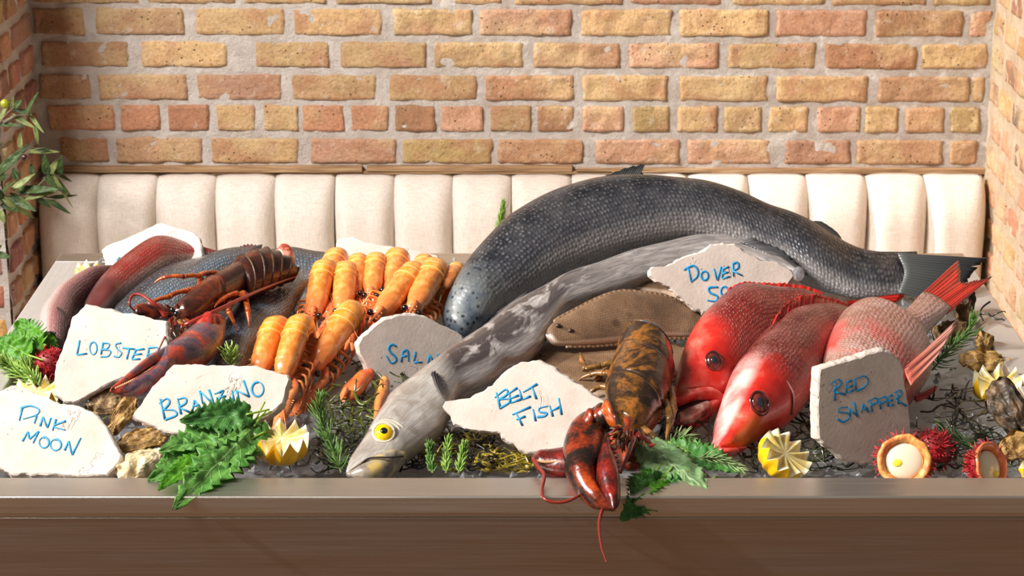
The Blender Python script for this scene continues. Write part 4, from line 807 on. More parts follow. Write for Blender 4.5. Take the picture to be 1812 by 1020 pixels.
mb = MB(); mb.tube([PL2.p(1112, 742, .050), PL2.p(1111, 760, .050), PL2.p(1110, 778, .044)], lambda s: .0062*(1-s)**.8+.0004, 8, n=16, flat=.7); put('rostrum', mb, M_LOB2C, t)
for x, y in ((1098, 761), (1126, 764)):
    mb = MB(); mb.ball(PL2.p(x, y, .040), .0036, m=10, n=8); put('eye', mb, M_BLACK, t)
spine_parts(t, [(PL2.p(x, y, .045), V((dx, -.7, dz)).normalized()) for x, y, dx, dz in ((1108, 760, -.1, -.6), (1100, 764, -.4, -.6), (1118, 764, .2, -.7), (1094, 756, -.6, -.3), (1128, 766, .4, -.6), (1136, 772, .5, -.5), (1142, 778, .6, -.2), (1110, 776, 0, -.9), (1104, 784, -.2, -.9), (1090, 770, -.6, -.5), (1150, 790, .5, .5))], .0030, .014, M_RED)
for pts in ([(1096, 758, .03), (1086, 775, .03), (1090, 795, .028)], [(1104, 764, .035), (1100, 782, .035), (1106, 800, .03)], [(1116, 766, .035), (1124, 784, .03), (1118, 800, .026)], [(1130, 764, .03), (1142, 780, .026), (1138, 800, .02)], [(1140, 760, .02), (1160, 778, .018), (1156, 800, .012)]): limb(t, PL2, pts, .0050, .0024, M_LLEG2, 'mouthpart')
put('claw_arm', loft_body(PL2, [(1082, 790), (1100, 780), (1130, 785), (1150, 800)], [(1086, 820), (1105, 828), (1130, 825), (1150, 815)], [(0, .010), (.5, .016), (1, .010)], n=26, m=16, off=.008), M_LOB2C, t)
# ================================================================ langoustines (orange prawns)
def prawn_mat(name, a, b, c):
    m = MT(name, rough=.25, spec=.5, coat=.5, coatr=.1, sss=.12, ss=.006); o = m.obj(); m.set('sr', (1, .35, .12))
    n = m.noise(m.map(o, (1, .55, 1)), 60, 5, .62); c0 = m.ramp(n, (.32, lin(*a)), (.5, lin(*b)), (.7, lin(*c))); f = m.noise(o, 160, 3)
    c0 = m.mix(m.ramp(f, (.52, 0), (.7, .4)), c0, lin(*a)); c0 = m.mix(m.ramp(m.sep(o)[1], (.0, .65), (.06, 0)), c0, lin(216, 132, 84)); m.set('col', c0); m.bump(m.noise(o, 150, 5, .65), .4, .0016); return m.m
M_PR = prawn_mat('prawn_shell', (200, 98, 34), (220, 128, 48), (236, 170, 98)); M_PRT = prawn_mat('prawn_tail_shell', (214, 112, 24), (234, 142, 40), (240, 176, 92)); M_PRC = prawn_mat('prawn_claw', (206, 54, 18), (228, 92, 24), (240, 160, 80))
M_BANDW = MT('prawn_band', rough=.3, coat=.4, col=lin(242, 186, 122)).m
def make_prawn():
    t = thing('langoustine', 'x', 'prawn', (0, 0, 0), 'langoustines')
    def sweep(pts, rx, rz, n, m=22, prof=None):
        c = cat(pts, n); mb = MB(); rs = []
        for i, p in enumerate(c):
            q = i/(n-1); tg = (c[min(i+1, n-1)]-c[max(i-1, 0)]).normalized(); x = V((1, 0, 0)); u = x.cross(tg).normalized()
            k = prof(q) if prof else 1; a, b = key(rx, q)*k, key(rz, q)*k
            rs.append([p+x*a*spow(math.cos(f), .9)+u*b*spow(math.sin(f), .9) for f in [2*math.pi*j/m for j in range(m)]])
        mb.rings(rs); return mb
    put('carapace', sweep([(0, 0, 0), (0, .03, .006), (0, .06, .008), (0, .088, .008)], [(0, .006), (.15, .0115), (.5, .0168), (1, .0180)], [(0, .006), (.2, .012), (.6, .0175), (1, .0180)], 40, prof=lambda q: 1-.07*math.exp(-((q-.55)/.025)**2)+.02*math.sin(q*40)*(q < .5)), M_PR, t)
    ab = [(0, .084, .0085), (0, .100, .0085), (0, .116, .005), (0, .130, -.004), (0, .139, -.018), (0, .140, -.036), (0, .132, -.056), (0, .118, -.072), (0, .100, -.082)]
    put('abdomen', sweep(ab, [(0, .0182), (.25, .0186), (.6, .0160), (1, .009)], [(0, .0182), (.3, .0172), (.6, .0125), (1, .006)], 72, 24, seg_prof(8, .10)), M_PRT, t)
    c = cat(ab, 64)
    for k in (3, 9, 15):                           # pale bands between the tail plates
        tg = (c[k+1]-c[k-1]).normalized(); u = V((1, 0, 0)).cross(tg)
        mb = MB(); r = .0186-.0001*k; mb.tube([c[k]+V((1, 0, 0))*r*1.04*math.cos(f)+u*r*(1.0-.006*k)*math.sin(f) for f in [math.pi*(-.05+1.1*j/24) for j in range(25)]], .0008, 6); put('tail_band', mb, M_BANDW, t)
    mb = MB(); mb.tube([V((0, .012, .016)), V((0, -.006, .014)), V((0, -.026, .017))], lambda s: .0042*(1-s)+.0005, 8, n=12, flat=.7)
    for y in (.004, -.004, -.012): spikes(mb, [(V((sx*.002, y, .014)), V((sx*.6, -.6, .5)).normalized()) for sx in (-1, 1)], .0013, .006)
    put('rostrum', mb, M_PRC, t)
    for sx in (-1, 1):
        mb = MB(); mb.ball((sx*.0098, -.002, .010), .0048, m=14, n=10); put('eye', mb, M_BLACK, t)
        # arm, palm and the two fingers of the long claw
        mb = MB(); mb.tube([V((sx*.012, .022, -.004)), V((sx*.020, .004, -.002)), V((sx*.017, -.024, .001))], lambda s: .0052+.0016*s, 9, n=16); arm = put('claw_arm', mb, M_PRC, t)
        mb = MB(); P = cat([(sx*.017, -.024, .001), (sx*.015, -.050, .002), (sx*.014, -.076, .000)], 24)
        mb.tube(P, lambda s: .0080*(.65+.6*math.sin(math.pi*min(1, s*.8+.1))), 10, flat=.75)
        mb.tube([V((sx*.0165, -.074, .000)), V((sx*.019, -.092, -.002)), V((sx*.015, -.112, -.006))], lambda s: .0048*(1-.8*s), 8, n=14)
        for i in range(12): spikes(mb, [(P[i*2]+V((sx*.0065, 0, .001)), V((sx*.8, -.3, .4)).normalized()), (P[i*2]+V((0, 0, .0046)), V((-sx*.2, -.4, .9)).normalized())], .0016, .0042)
        cl = put('claw', mb, M_PRC, t)
        mb = MB(); mb.tube([V((sx*.011, -.074, .001)), V((sx*.008, -.092, -.001)), V((sx*.012, -.111, -.006))], lambda s: .0042*(1-.8*s), 8, n=14); put('movable_finger', mb, M_PRC, cl)
        for k in range(4):
            y = .022+.014*k; mb = MB(); mb.tube([V((sx*.013, y, -.008)), V((sx*(.026+.002*k), y-.004, -.004-.002*k)), V((sx*.030, y-.016, -.018)), V((sx*.026, y-.034, -.032))], lambda s: .0024*(1-.6*s), 7, n=18); put('leg', mb, M_PR, t)
        mb = MB(); mb.tube([V((sx*.006, -.004, .004)), V((sx*.014, -.040, .012)), V((sx*.030, -.085, .004)), V((sx*.040, -.120, -.018))], lambda s: .0011*(1-.7*s), 5, n=26); put('antenna', mb, M_PRC, t)
    mb = MB()
    for a in (-40, -20, 0, 20, 40):
        d = V((math.sin(math.radians(a)), -math.cos(math.radians(a))*.8, -.5)).normalized(); mb.tube([V((0, .100, -.082)), V((0, .100, -.082))+d*.014, V((0, .100, -.082))+d*.030], lambda s: .0065*math.sin(math.pi*(.15+.8*s)), 8, n=10, flat=.3)
    put('tail_fan', mb, M_PRT, t); return t
PRAWNS = [  # head pixel, top pixel, width in pixels, lift above the ice, roll, what singles it out
 ((553, 652), (624, 545), 49, .030, 14, 'large orange prawn nearest the front, its claws reaching down to the lemon'),
 ((452, 668), (486, 568), 46, .034, -10, 'orange prawn behind the BRANZINO sign, the one nearest the branzino'),
 ((494, 676), (530, 566), 47, .036, -4, 'orange prawn behind the BRANZINO sign, right beside the large front prawn'),
 ((553, 556), (574, 467), 45, .040, -6, 'orange prawn at the left edge of the upper rows, eyes clearly showing'),
 ((606, 548), (612, 470), 45, .045, 2, 'upright orange prawn in the middle row above the large front prawn'),
 ((576, 506), (596, 446), 42, .050, -4, 'orange prawn in the topmost row nearest the dark branzino tail'),
 ((628, 516), (634, 455), 38, .050, 0, 'orange prawn in the topmost row, second from the branzino side'),
 ((656, 520), (666, 454), 41, .050, 0, 'orange prawn in the topmost row, third from the branzino side'),
 ((690, 512), (704, 447), 46, .050, 3, 'orange prawn in the topmost row, fourth from the branzino side'),
 ((668, 556), (738, 474), 48, .055, 12, 'slanting orange prawn above the SALM sign with both black eyes showing'),
 ((730, 546), (774, 466), 49, .060, 8, 'orange prawn nearest the salmon head'),
 ((742, 500), (752, 456), 36, .055, 4, 'small orange prawn peeking out at the very back beside the long white sign'),
 ((700, 594), (727, 536), 46, .026, 10, 'orange prawn mostly hidden behind the SALM sign'),
 ((790, 500), (812, 470), 30, .070, 10, 'small curled orange prawn squeezed between salmon and the other prawns'),
]
proto = make_prawn()
for i, (h, tp, wpx, lift, roll, lab) in enumerate(PRAWNS):
    o = proto if i == 0 else copy_tree(proto)
    dh = gd(*h)-lift*2.6; H = W(*h, dh); sc = wpx/ppm(H)/.0368
    lo_, hi = dh, dh+.4; target = .125*sc
    for _ in range(40):
        md = (lo_+hi)/2
        if (W(*tp, md)-H).length < target: lo_ = md
        else: hi = md
    T = W(*tp, md); y = (T-H).normalized(); n0 = V((math.sin(math.radians(roll)), -.62, .78)); z = (n0-y*n0.dot(y)).normalized(); x = y.cross(z)
    H = H-z*.012*sc
    o.matrix_world = Matrix(((x.x*sc, y.x*sc, z.x*sc, H.x), (x.y*sc, y.y*sc, z.y*sc, H.y), (x.z*sc, y.z*sc, z.z*sc, H.z), (0, 0, 0, 1)))
    o['label'] = lab
    if i in (9, 10):                                # their claws lie hidden behind the stone sign
        for ch in [c for c in o.children if c.name.split('.')[0] in ('claw_arm', 'claw', 'antenna')]:
            for g in list(ch.children): bpy.data.objects.remove(g)
            bpy.data.objects.remove(ch)
    if i in (12, 13):                               # wedged in: only the tails stick out, no claws spread
        for ch in [c for c in o.children if c.name.split('.')[0] in ('claw_arm', 'claw', 'antenna', 'leg', 'rostrum', 'eye')]:
            for g in list(ch.children): bpy.data.objects.remove(g)
            bpy.data.objects.remove(ch)
# a loose claw among the seaweed, from a prawn behind the sign
PP = Pl((610, 705, 2.72), (655, 655, 2.80), (640, 700, 2.715))
cl = put('langoustine_claw', loft_body(PP, [(603, 702), (606, 690), (622, 676), (640, 662), (655, 655)], [(606, 712), (620, 708), (636, 695), (650, 676), (662, 662)], [(0, .002), (.3, .009), (.7, .011), (1, .006)], n=40, m=18), M_PRC, loc=W(630, 700, 2.72)-V((0, 0, .01)))
tag(cl, 'loose orange prawn claw resting on the seaweed left of the SALM sign', 'prawn claw')
put('movable_finger', loft_body(PP, [(610, 690), (602, 698), (602, 706)], [(618, 690), (610, 702), (604, 709)], [(0, .005), (1, .001)], n=20, m=12, off=.010), M_PRC, cl)
PP = Pl((672, 735, 2.66), (690, 690, 2.74), (660, 700, 2.72))
cl = put('langoustine_claw', loft_body(PP, [(661, 745), (662, 715), (668, 690), (674, 670)], [(668, 746), (678, 725), (688, 700), (690, 680)], [(0, .003), (.4, .010), (1, .008)], n=40, m=18), M_PR, loc=W(672, 745, 2.66)-V((0, 0, .01)))
tag(cl, 'pale orange prawn claw sticking out between the SALM sign and belt fish head', 'prawn claw')
# ================================================================ star-cut lemons
M_PEEL = MT('lemon_peel', rough=.35, coat=.3, sss=.08, ss=.004); o_ = M_PEEL.obj(); M_PEEL.set('col', M_PEEL.ramp(M_PEEL.noise(o_, 26, 3), (.35, lin(234, 168, 8)), (.65, lin(250, 208, 24)))); M_PEEL.bump(M_PEEL.vor(o_, 420), .3, .0008); M_PEEL = M_PEEL.m
M_PEELO = MT('orange_lemon_peel', rough=.35, coat=.3, sss=.08, ss=.004); o_ = M_PEELO.obj(); M_PEELO.set('col', M_PEELO.ramp(M_PEELO.noise(o_, 26, 3), (.35, lin(236, 152, 8)), (.65, lin(250, 196, 20)))); M_PEELO.bump(M_PEELO.vor(o_, 420), .3, .0008); M_PEELO = M_PEELO.m
m = MT('lemon_flesh', rough=.22, coat=.4, sss=.25, ss=.006); nm_ = m.sep(m.uv('Norm')); o_ = m.obj()
c_ = m.mix(m.ramp(m.noise(o_, 120, 4, .6), (.35, 0), (.65, 1)), lin(240, 206, 96), lin(250, 234, 168)); c_ = m.mix(m.ramp(nm_[0], (.80, 0), (.86, 1)), c_, lin(252, 240, 200)); c_ = m.mix(m.ramp(nm_[0], (.04, 1), (.12, 0)), c_, lin(250, 236, 196)); m.set('col', c_); m.bump(m.noise(o_, 160, 3), .3, .001); M_FLESH = m.m
def lemon(label, c, r, axis, nt=9, depth=.9, amp=.34, peel=None, phase=0):
    a = V(axis).normalized(); R = basis(a, V((0, .3, 1)) if abs(a.z) < .9 else V((0, 1, 0))); c = V(c); n = nt*8
    base = c-a*r*depth
    t = thing('lemon_half', label, 'lemon', V((c.x, c.y, c.z-r*.9)), 'star-cut lemons')
    tri = lambda k: abs(((k/8+phase) % 1)*2-1)
    mb = MB(); rs, nms = [], []
    for i in range(15):
        q = i/14; row = []
        for k in range(n):
            th = 2*math.pi*k/n; top = (tri(k)-.5)*2*amp*r
            b0 = math.radians(-89+89*q); rr_ = math.cos(b0)**.9*r; zz = -r*depth*abs(math.sin(b0))
            zz = zz+(top+r*depth*.0)*q**2.2
            rr_ *= 1-.10*max(0, zz/r)
            row.append(c+R@V((rr_*math.cos(th), rr_*math.sin(th), zz)))
        rs.append(row)
    mb.rings(rs, cap=False); mb.tube([base+a*.002, base-a*r*.06, base-a*r*.14], lambda s: r*.16*(1-.7*s), 10); put('peel', mb, peel or M_PEEL, t)
    mb = MB(); rs, nms = [], []
    for i in range(11):
        q = max(.002, i/10); row = [];
        for k in range(n):
            th = 2*math.pi*k/n; top = (tri(k)-.5)*2*amp*r; rr_ = r*q*(1-.10*max(0, top/r))*.998; top = top if q > .5 else top
            row.append(c+R@V((rr_*math.cos(th), rr_*math.sin(th), top*q**2.0-.04*r*(1-q))))
        rs.append(row); nms.append([(q, k/n) for k in range(n)])
    mb.rings(rs, cap=False, nms=nms); put('flesh', mb, M_FLESH, t); return t
def at(px, py, lift=0, dd=0): return W(px, py, gd(px, py)-lift*2.4+dd)
lemon('orange tinged star-cut lemon half beside the front shiso leaves', W(497, 774, 2.49), 50/1450, (.06, -.12, .99), 11, peel=M_PEELO, amp=.27, depth=1.0)
lemon('bright yellow star-cut lemon half under the middle snapper head', W(1392, 802, 2.475), 50/1470, (.52, -.34, .78), 12, phase=.3, amp=.22, depth=.95)
lemon('star-cut lemon half behind the dark oyster at the right end', W(1768, 676, 2.75), 46/1330, (.0, -.08, .99), 9, amp=.36)
lemon('star-cut lemon half at the back left corner beside the pinkish fish', W(161, 481, 3.10), 28/1190, (.2, -.2, .95), 9)
lemon('star-cut lemon half tucked behind the PINK MOON sign', W(66, 692, 2.72), 40/1350, (.1, -.12, .98), 9, amp=.36)
lemon('sliver of yellow lemon at the right edge of the front rim', W(1826, 832, 2.46), 22/1480, (.3, -.5, .8), 8)
# ================================================================ rambutans
m = MT('rambutan_skin', rough=.5); o_ = m.obj(); m.set('col', m.ramp(m.noise(o_, 60, 4), (.35, lin(96, 10, 14)), (.6, lin(150, 20, 26)))); M_RAMB = m.m
m = MT('rambutan_hair', rough=.45); nm_ = m.sep(m.uv('Norm')); m.set('col', m.ramp(nm_[0], (.0, lin(140, 12, 26)), (.7, lin(186, 30, 40)), (1, lin(200, 100, 66)))); M_HAIR = m.m
m = MT('rambutan_rind', rough=.5, sss=.1, ss=.004); o_ = m.obj(); m.set('col', m.ramp(m.noise(o_, 90, 4), (.35, lin(206, 96, 40)), (.6, lin(240, 176, 96)), (.75, lin(236, 206, 150)))); m.bump(m.noise(o_, 200, 4), .5, .002); M_RIND = m.m
m = MT('rambutan_flesh', rough=.12, coat=.8, sss=.4, ss=.01, col=lin(234, 218, 192)); M_RFL = m.m
M_SEED = MT('rambutan_seed', rough=.3, col=lin(238, 216, 60), coat=.3).m
def rambutan(label, c, r, cut=None, seedn=1, nh=230, seedpos=(-.2, -.15), rind=None):
    rg = random.Random(seedn); c = V(c); t = thing('rambutan', label, 'rambutan', c-V((0, 0, r)), 'rambutans')
    a = V(cut).normalized() if cut else V((0, 0, 1)); R = basis(a, V((0, .2, 1)) if abs(a.z) < .9 else V((0, 1, 0)))
    lim = 90 if cut else 179; mb = MB(); rs = []
    for i in range(15):
        b = math.radians(180-(180-(90 if cut else 1))*i/14+.0); b = min(b, math.radians(179.5))
        rs.append([c+R@V((r*math.sin(b)*math.cos(f)*1.0, r*math.sin(b)*math.sin(f), r*(.8 if cut else 1.05)*math.cos(b)))*(1+.03*nz((f*2, i*.5, seedn))) for f in [2*math.pi*k/28 for k in range(28)]])
    mb.rings(rs, cap=not cut); put('skin', mb, M_RAMB, t)
    mb = MB(); k = 0
    while k < nh:
        d = V((rg.gauss(0, 1), rg.gauss(0, 1), rg.gauss(0, 1))).normalized()
        if cut and d.z > .12: continue
        k += 1; p = c+R@V((d.x*r, d.y*r, d.z*r*(.8 if cut else 1.05))); n = (R@d).normalized(); s = V((rg.uniform(-1, 1), rg.uniform(-1, 1), rg.uniform(-1, 1)))*.7
        L = r*rg.uniform(.20, .36); n0 = len(mb.v); mb.tube([p-n*.001, p+n*L*.6+s*L*.15, p+(n*.8+s*.5)*L], lambda q: .0011*(1-.75*q), 4, n=5)
        for q in range(n0, len(mb.v)): mb.nm[q] = ((q-n0)/(len(mb.v)-n0), 0)
    put('hairs', mb, M_HAIR, t)
    if cut:
        mb = MB(); prof = [(1.0, -.02), (1.03, .06), (.98, .13), (.86, .12), (.76, .02), (.68, -.16)]
        mb.rings([[c+R@V((r*(q+.07*nz((math.cos(f)*3, math.sin(f)*3, seedn+q*2)))*math.cos(f), r*(q+.07*nz((math.cos(f)*3, math.sin(f)*3, seedn+q*2)))*math.sin(f), r*z))+a*r*.09*nz((math.cos(f)*2.5, math.sin(f)*2.5, seedn+q)) for f in [2*math.pi*k/40 for k in range(40)]] for q, z in prof], cap=False); put('rind', mb, rind or M_RIND, t)
        mb = MB(); mb.ball(c-a*r*.10, (r*.74, r*.70, r*.20), R, 30, 16); fl = put('flesh', mb, M_RFL, t)
        mb = MB(); mb.ball(c+R@V((seedpos[0]*r, seedpos[1]*r, r*.08)), (r*.20, r*.15, r*.05), R, 16, 10); put('seed', mb, M_SEED, fl)
    return t
rambutan('rambutan cut open to show white flesh and a yellow seed', W(1600, 816, 2.475), 46/1470, (-.18, -.86, .48), 3, seedpos=(-.25, -.1))
rambutan('whole hairy red rambutan behind the cut rambutan', W(1652, 797, 2.545), 34/1440, None, 4)
rambutan('tilted cut rambutan with glassy flesh near the right edge of the front rim', W(1752, 826, 2.465), 42/1470, (.62, -.62, .42), 5, seedpos=(.2, -.35), rind=M_PRC)
rambutan('dark red rambutan wedged left of the LOBSTER sign', W(88, 645, 2.80), 27/1320, None, 6)
# ================================================================ oysters
def oyster_mat(name, a, b, c, d, sc=9):
    m = MT(name, rough=.6, spec=.4, coat=.15, coatr=.3); nm = m.sep(m.uv('Norm')); o = m.obj()
    w_ = m.math('ADD', m.math('MULTIPLY', nm[0], sc), m.math('MULTIPLY', m.noise(o, 34, 5, .65), 5)); st = m.math('SINE', w_)
    n = m.noise(o, 46, 6, .68); c0 = m.ramp(n, (.30, lin(*a)), (.46, lin(*b)), (.58, lin(*c)), (.72, lin(*d))); c0 = m.mix(m.ramp(st, (.2, 0), (1, .45)), c0, lin(*a)); m.set('col', c0)
    m.bump(m.math('ADD', m.math('MULTIPLY', st, .4), m.noise(o, 110, 6, .7)), .8, .003); return m.m
M_OY1 = oyster_mat('brown_oyster', (62, 46, 28), (118, 90, 54), (150, 120, 74), (206, 182, 140)); M_OY2 = oyster_mat('ochre_oyster', (84, 60, 28), (150, 112, 54), (186, 146, 80), (222, 196, 140))
M_OY3 = oyster_mat('pale_oyster', (150, 120, 74), (206, 184, 140), (228, 212, 178), (240, 230, 208)); M_OY4 = oyster_mat('dark_oyster', (34, 26, 18), (70, 54, 38), (116, 90, 60), (170, 142, 104), 16)
def oyster(label, px, py, d, L, Wd, ang, tilt, mat, seed, yaw=0, group='oysters', thick=.5):
    """two ruffled valves; hinge to lip runs along ang (degrees on the picture, 0 right, 90 up)"""
    pl = PlT(px, py, d, tilt, yaw); c = W(px, py, d); n = pl.n
    e1 = (pl.p(px+40*math.cos(math.radians(ang)), py-40*math.sin(math.radians(ang)))-c).normalized(); e2 = n.cross(e1)
    t = thing('oyster', label, 'oyster', c-n*Wd*.3, group)
    for s, nm_ in ((1, 'upper_shell'), (-1, 'lower_shell')):
        mb = MB(); rs, nms = [], []; NR, NA = 16, 48
        for i in range(NR+1):
            q = max(.01, i/NR); row = []
            for k in range(NA):
                a = 2*math.pi*k/NA; ca, sa = math.cos(a), math.sin(a)
                wv = (.62+.38*(ca*.5+.5)**.7)               # narrow at the hinge
                rag = 1+.22*noise.noise(V((ca*1.9, sa*1.9, seed*1.7)))+.10*noise.noise(V((ca*6, sa*6, seed+s)))
                x = L/2*ca*q*rag; y = Wd/2*sa*q*wv*rag
                st = (q*5) % 1; lay = (st-.5)*.0040*q
                h = (Wd*.30*thick*(1-q**2.2)**.8 if s > 0 else -Wd*.34*thick*(1-q**2.4)**.8)+s*lay+s*noise.noise(V((x*90, y*90, seed)))*.0050*(.4+q)+noise.noise(V((ca*4, sa*4, seed*2)))*.007*q*q
                row.append(c+e1*(x-L*.08*(1-q)*1.5)+e2*y+n*(h+s*.0012))
            rs.append(row); nms.append([(q, k/NA) for k in range(NA)])
        mb.rings(rs, cap=False, nms=nms); mb.f.append(tuple(range(NA))); put(nm_, mb, mat, t)
    return t
oyster('brown oyster under the tip of the dark lobster claw', 192, 712, 2.67, .055, .042, 20, 50, M_OY1, 1)
oyster('ochre oyster standing on edge beside the PINK MOON sign', 214, 738, 2.61, .062, .030, 58, 55, M_OY2, 2)
oyster('wet ochre oyster lying under the left end of the BRANZINO sign', 252, 779, 2.54, .068, .036, 12, 40, M_OY2, 3)
oyster('pale cream oyster on the front rim left of the shiso leaves', 250, 822, 2.455, .062, .040, 205, 50, M_OY3, 4, thick=.9)
oyster('small round oyster just under the pale snapper tail', 1708, 560, 2.98, .036, .032, 110, 50, M_OY1, 5, thick=.9)
oyster('striped dark oyster at the back right corner under the snapper tail', 1708, 535, 3.03, .040, .034, 70, 40, M_OY4, 6)
oyster('brown oyster lying under the rosemary at the right', 1682, 588, 2.93, .054, .040, 200, 35, M_OY1, 7)
oyster('small knobbly oyster against the right rim', 1742, 606, 2.89, .030, .028, 80, 50, M_OY2, 8, thick=1)
oyster('wide ochre oyster in front of the right rim, behind the lemon', 1744, 640, 2.83, .066, .040, 175, 38, M_OY2, 9)
oyster('big dark oyster standing in front of the lemon at the right', 1784, 722, 2.62, .080, .052, 122, 58, M_OY4, 10, yaw=-15, thick=.7)
oyster('ochre oyster at the right edge below the big dark oyster', 1798, 792, 2.535, .056, .040, 30, 40, M_OY2, 11)
# ================================================================ greenery
def leafmat(name, a, b, vein, rough=.45):
    m = MT(name, rough=rough, spec=.4); nm = m.sep(m.uv('Norm')); o = m.obj(); n = m.noise(o, 50, 4, .6)
    c = m.mix(m.ramp(n, (.35, 0), (.65, 1)), lin(*a), lin(*b)); side = m.math('ABSOLUTE', m.math('SUBTRACT', nm[1], .5))
    v = m.math('SINE', m.math('MULTIPLY', m.math('SUBTRACT', nm[0], m.math('MULTIPLY', side, .42)), 62)); vn = m.ramp(v, (.90, 0), (1, 1)); mid = m.ramp(side, (.012, 1), (.03, 0))
    k = m.math('MAXIMUM', vn, mid); c = m.mix(m.math('MULTIPLY', k, .55), c, lin(*vein)); m.set('col', c); m.bump(m.math('ADD', k, m.math('MULTIPLY', m.noise(o, 150, 3), .6)), .5, .0015)
    m.set('sss', .0); tr = m.n('ShaderNodeBsdfTranslucent', {'Color': c}); mx = m.n('ShaderNodeMixShader', {0: .35, 1: m.b.outputs[0], 2: tr.outputs[0]}); m.t.links.new(mx.outputs[0], m.t.nodes['Material Output'].inputs[0]); return m.m
M_SHISO = leafmat('shiso_green', (74, 134, 52), (124, 178, 84), (176, 212, 140)); M_SHISOD = leafmat('shiso_dark', (56, 112, 48), (94, 154, 70), (140, 186, 116)); M_SHISOP = leafmat('shiso_pale_underside', (112, 152, 96), (146, 178, 122), (206, 222, 180)); M_SHISOB = leafmat('shiso_bright', (50, 114, 18), (92, 156, 32), (160, 200, 84))
M_STEM = MT('green_stem', rough=.45, col=lin(128, 160, 56)).m
def leaf_mb(B, T, n, wd, seed=0, teeth=11, fold=.35, curl=.2, droop=0, serr=.5):
    B, T = V(B), V(T); ax = T-B; L = ax.length; y = ax/L; n = (V(n)-y*V(n).dot(y)).normalized(); x = y.cross(n); mb = MB(); NS, NW = teeth*4, 12; rs, nms = [], []
    for i in range(NS+1):
        s = i/NS; w0 = wd/2*(math.sin(math.pi*min(1, s*.93+.05)**.72))**.85; saw = 1-((s*teeth) % 1)**.8; w1 = w0*(1+serr*(saw-.6)*min(1, 6*(1-s))*min(1, s*8)); row, nr = [], []
        for j in range(NW+1):
            u = 2*j/NW-1; f = 1 if abs(u) < .98 else 1
            ww = w0*abs(u)+(w1-w0)*abs(u)**4; z = fold*ww*(1-.2*abs(u))+curl*wd*.35*noise.noise(V((s*3.2, u*1.6, seed)))+wd*.11*noise.noise(V((s*9, u*5, seed+4)))-droop*L*s*s+.04*wd*math.sin(s*62-abs(u)*13)*abs(u)*.3
            row.append(B+y*(L*s-(.10*L*abs(u)**2*(1-s))+.055*L*(saw if serr else 0)*abs(u)**4*(1-s))+x*math.copysign(ww, u)+n*z); nr.append((s, j/NW))
        rs.append(row); nms.append(nr)
    mb.rings(rs, close=False, cap=False, nms=nms); return mb
def shiso(label, b, t_, wd, n, mat, seed, group='shiso leaves', **kw):
    """b, t_: pixel x, y and distance of the leaf's base and tip"""
    B, T = W(*b), W(*t_); root = thing('shiso_leaf', label, 'leaf', (B+T)/2-V((0, 0, .004)), group)
    put('blade', leaf_mb(B, T, n, wd/ppm(B), seed, **kw), mat, root, solid=.0005)
    d = (B-T).normalized(); mb = MB(); mb.tube([B+d*-.003, B+d*.010+V((0, 0, .002)), B+d*.026+V((0, 0, .004))], lambda s: .0014-.0003*s, 6, n=8); put('stem', mb, M_STEM, root); return root
shiso('shiso leaf lying lowest at the left, its tip pointing toward the pale oyster', (436, 782, 2.47), (262, 846, 2.40), 92, (-.1, -.55, .8), M_SHISO, 1, fold=.25, droop=.05)
shiso('shiso leaf hanging over the front rim below the BRANZINO sign', (440, 770, 2.49), (310, 893, 2.335), 82, (.1, -.6, .75), M_SHISO, 2, fold=.3, droop=.04)
shiso('shiso leaf with long teeth between the lemon and the hanging leaf', (452, 752, 2.49), (350, 858, 2.39), 84, (.35, -.6, .7), M_SHISO, 3, fold=-.2)
shiso('broad shiso leaf in the middle of the bunch under the BRANZINO sign', (448, 745, 2.505), (282, 800, 2.43), 78, (-.1, -.5, .85), M_SHISO, 4, fold=.3)
shiso('topmost shiso leaf overlapping the lettering of the BRANZINO sign', (440, 734, 2.495), (318, 745, 2.465), 62, (0, -.75, .65), M_SHISOD, 5, fold=.3)
shiso('shiso leaf pressed against the left side of the orange tinged lemon', (452, 745, 2.50), (402, 828, 2.44), 74, (.3, -.7, .6), M_SHISO, 6, fold=.2)
shiso('shiso leaf fanning to the left edge of the bunch under the BRANZINO sign', (430, 760, 2.505), (276, 822, 2.425), 80, (-.2, -.5, .85), M_SHISO, 31, fold=.15, droop=.03)
shiso('narrow shiso leaf with its tip just above the front rim, left of the lemon', (448, 772, 2.485), (368, 846, 2.405), 66, (.2, -.6, .75), M_SHISOD, 32, fold=.25)
shiso('yellowish young shiso leaf at the bottom left of the front bunch', (352, 810, 2.43), (280, 868, 2.36), 44, (-.1, -.6, .8), M_SHISOB, 33, fold=.3)
shiso('pale veined underside of a shiso leaf lying on the front rim', (1146, 786, 2.485), (1253, 872, 2.375), 88, (.15, -.55, .8), M_SHISOP, 7, fold=-.15, serr=.3)
shiso('dark shiso leaf under the middle snapper, beside the small rosemary tuft', (1176, 800, 2.50), (1275, 806, 2.49), 56, (.1, -.6, .8), M_SHISO, 8, fold=.25)
shiso('shiso leaf pointing down beside the orange and black claw', (1160, 838, 2.425), (1122, 888, 2.35), 66, (-.2, -.6, .8), M_SHISOB, 9, fold=.2)
shiso('dark shiso leaf hanging down the front panel beside the claw', (1172, 850, 2.41), (1098, 922, 2.325), 62, (.1, -.8, .5), M_SHISOD, 10, fold=.3)
shiso('dark shiso leaf in the shade under the pale veined leaf', (1235, 858, 2.41), (1150, 880, 2.38), 56, (.1, -.7, .7), M_SHISOD, 11, fold=.1)
shiso('dark shiso leaf with its tip under the rosemary by the snapper', (1215, 800, 2.48), (1310, 835, 2.44), 60, (.2, -.5, .8), M_SHISOD, 12, fold=.2)
shiso('bright green shiso leaf standing up at the left edge', (60, 634, 2.80), (34, 566, 2.86), 82, (-.2, -.9, .3), M_SHISOB, 13, fold=.15, serr=.55)
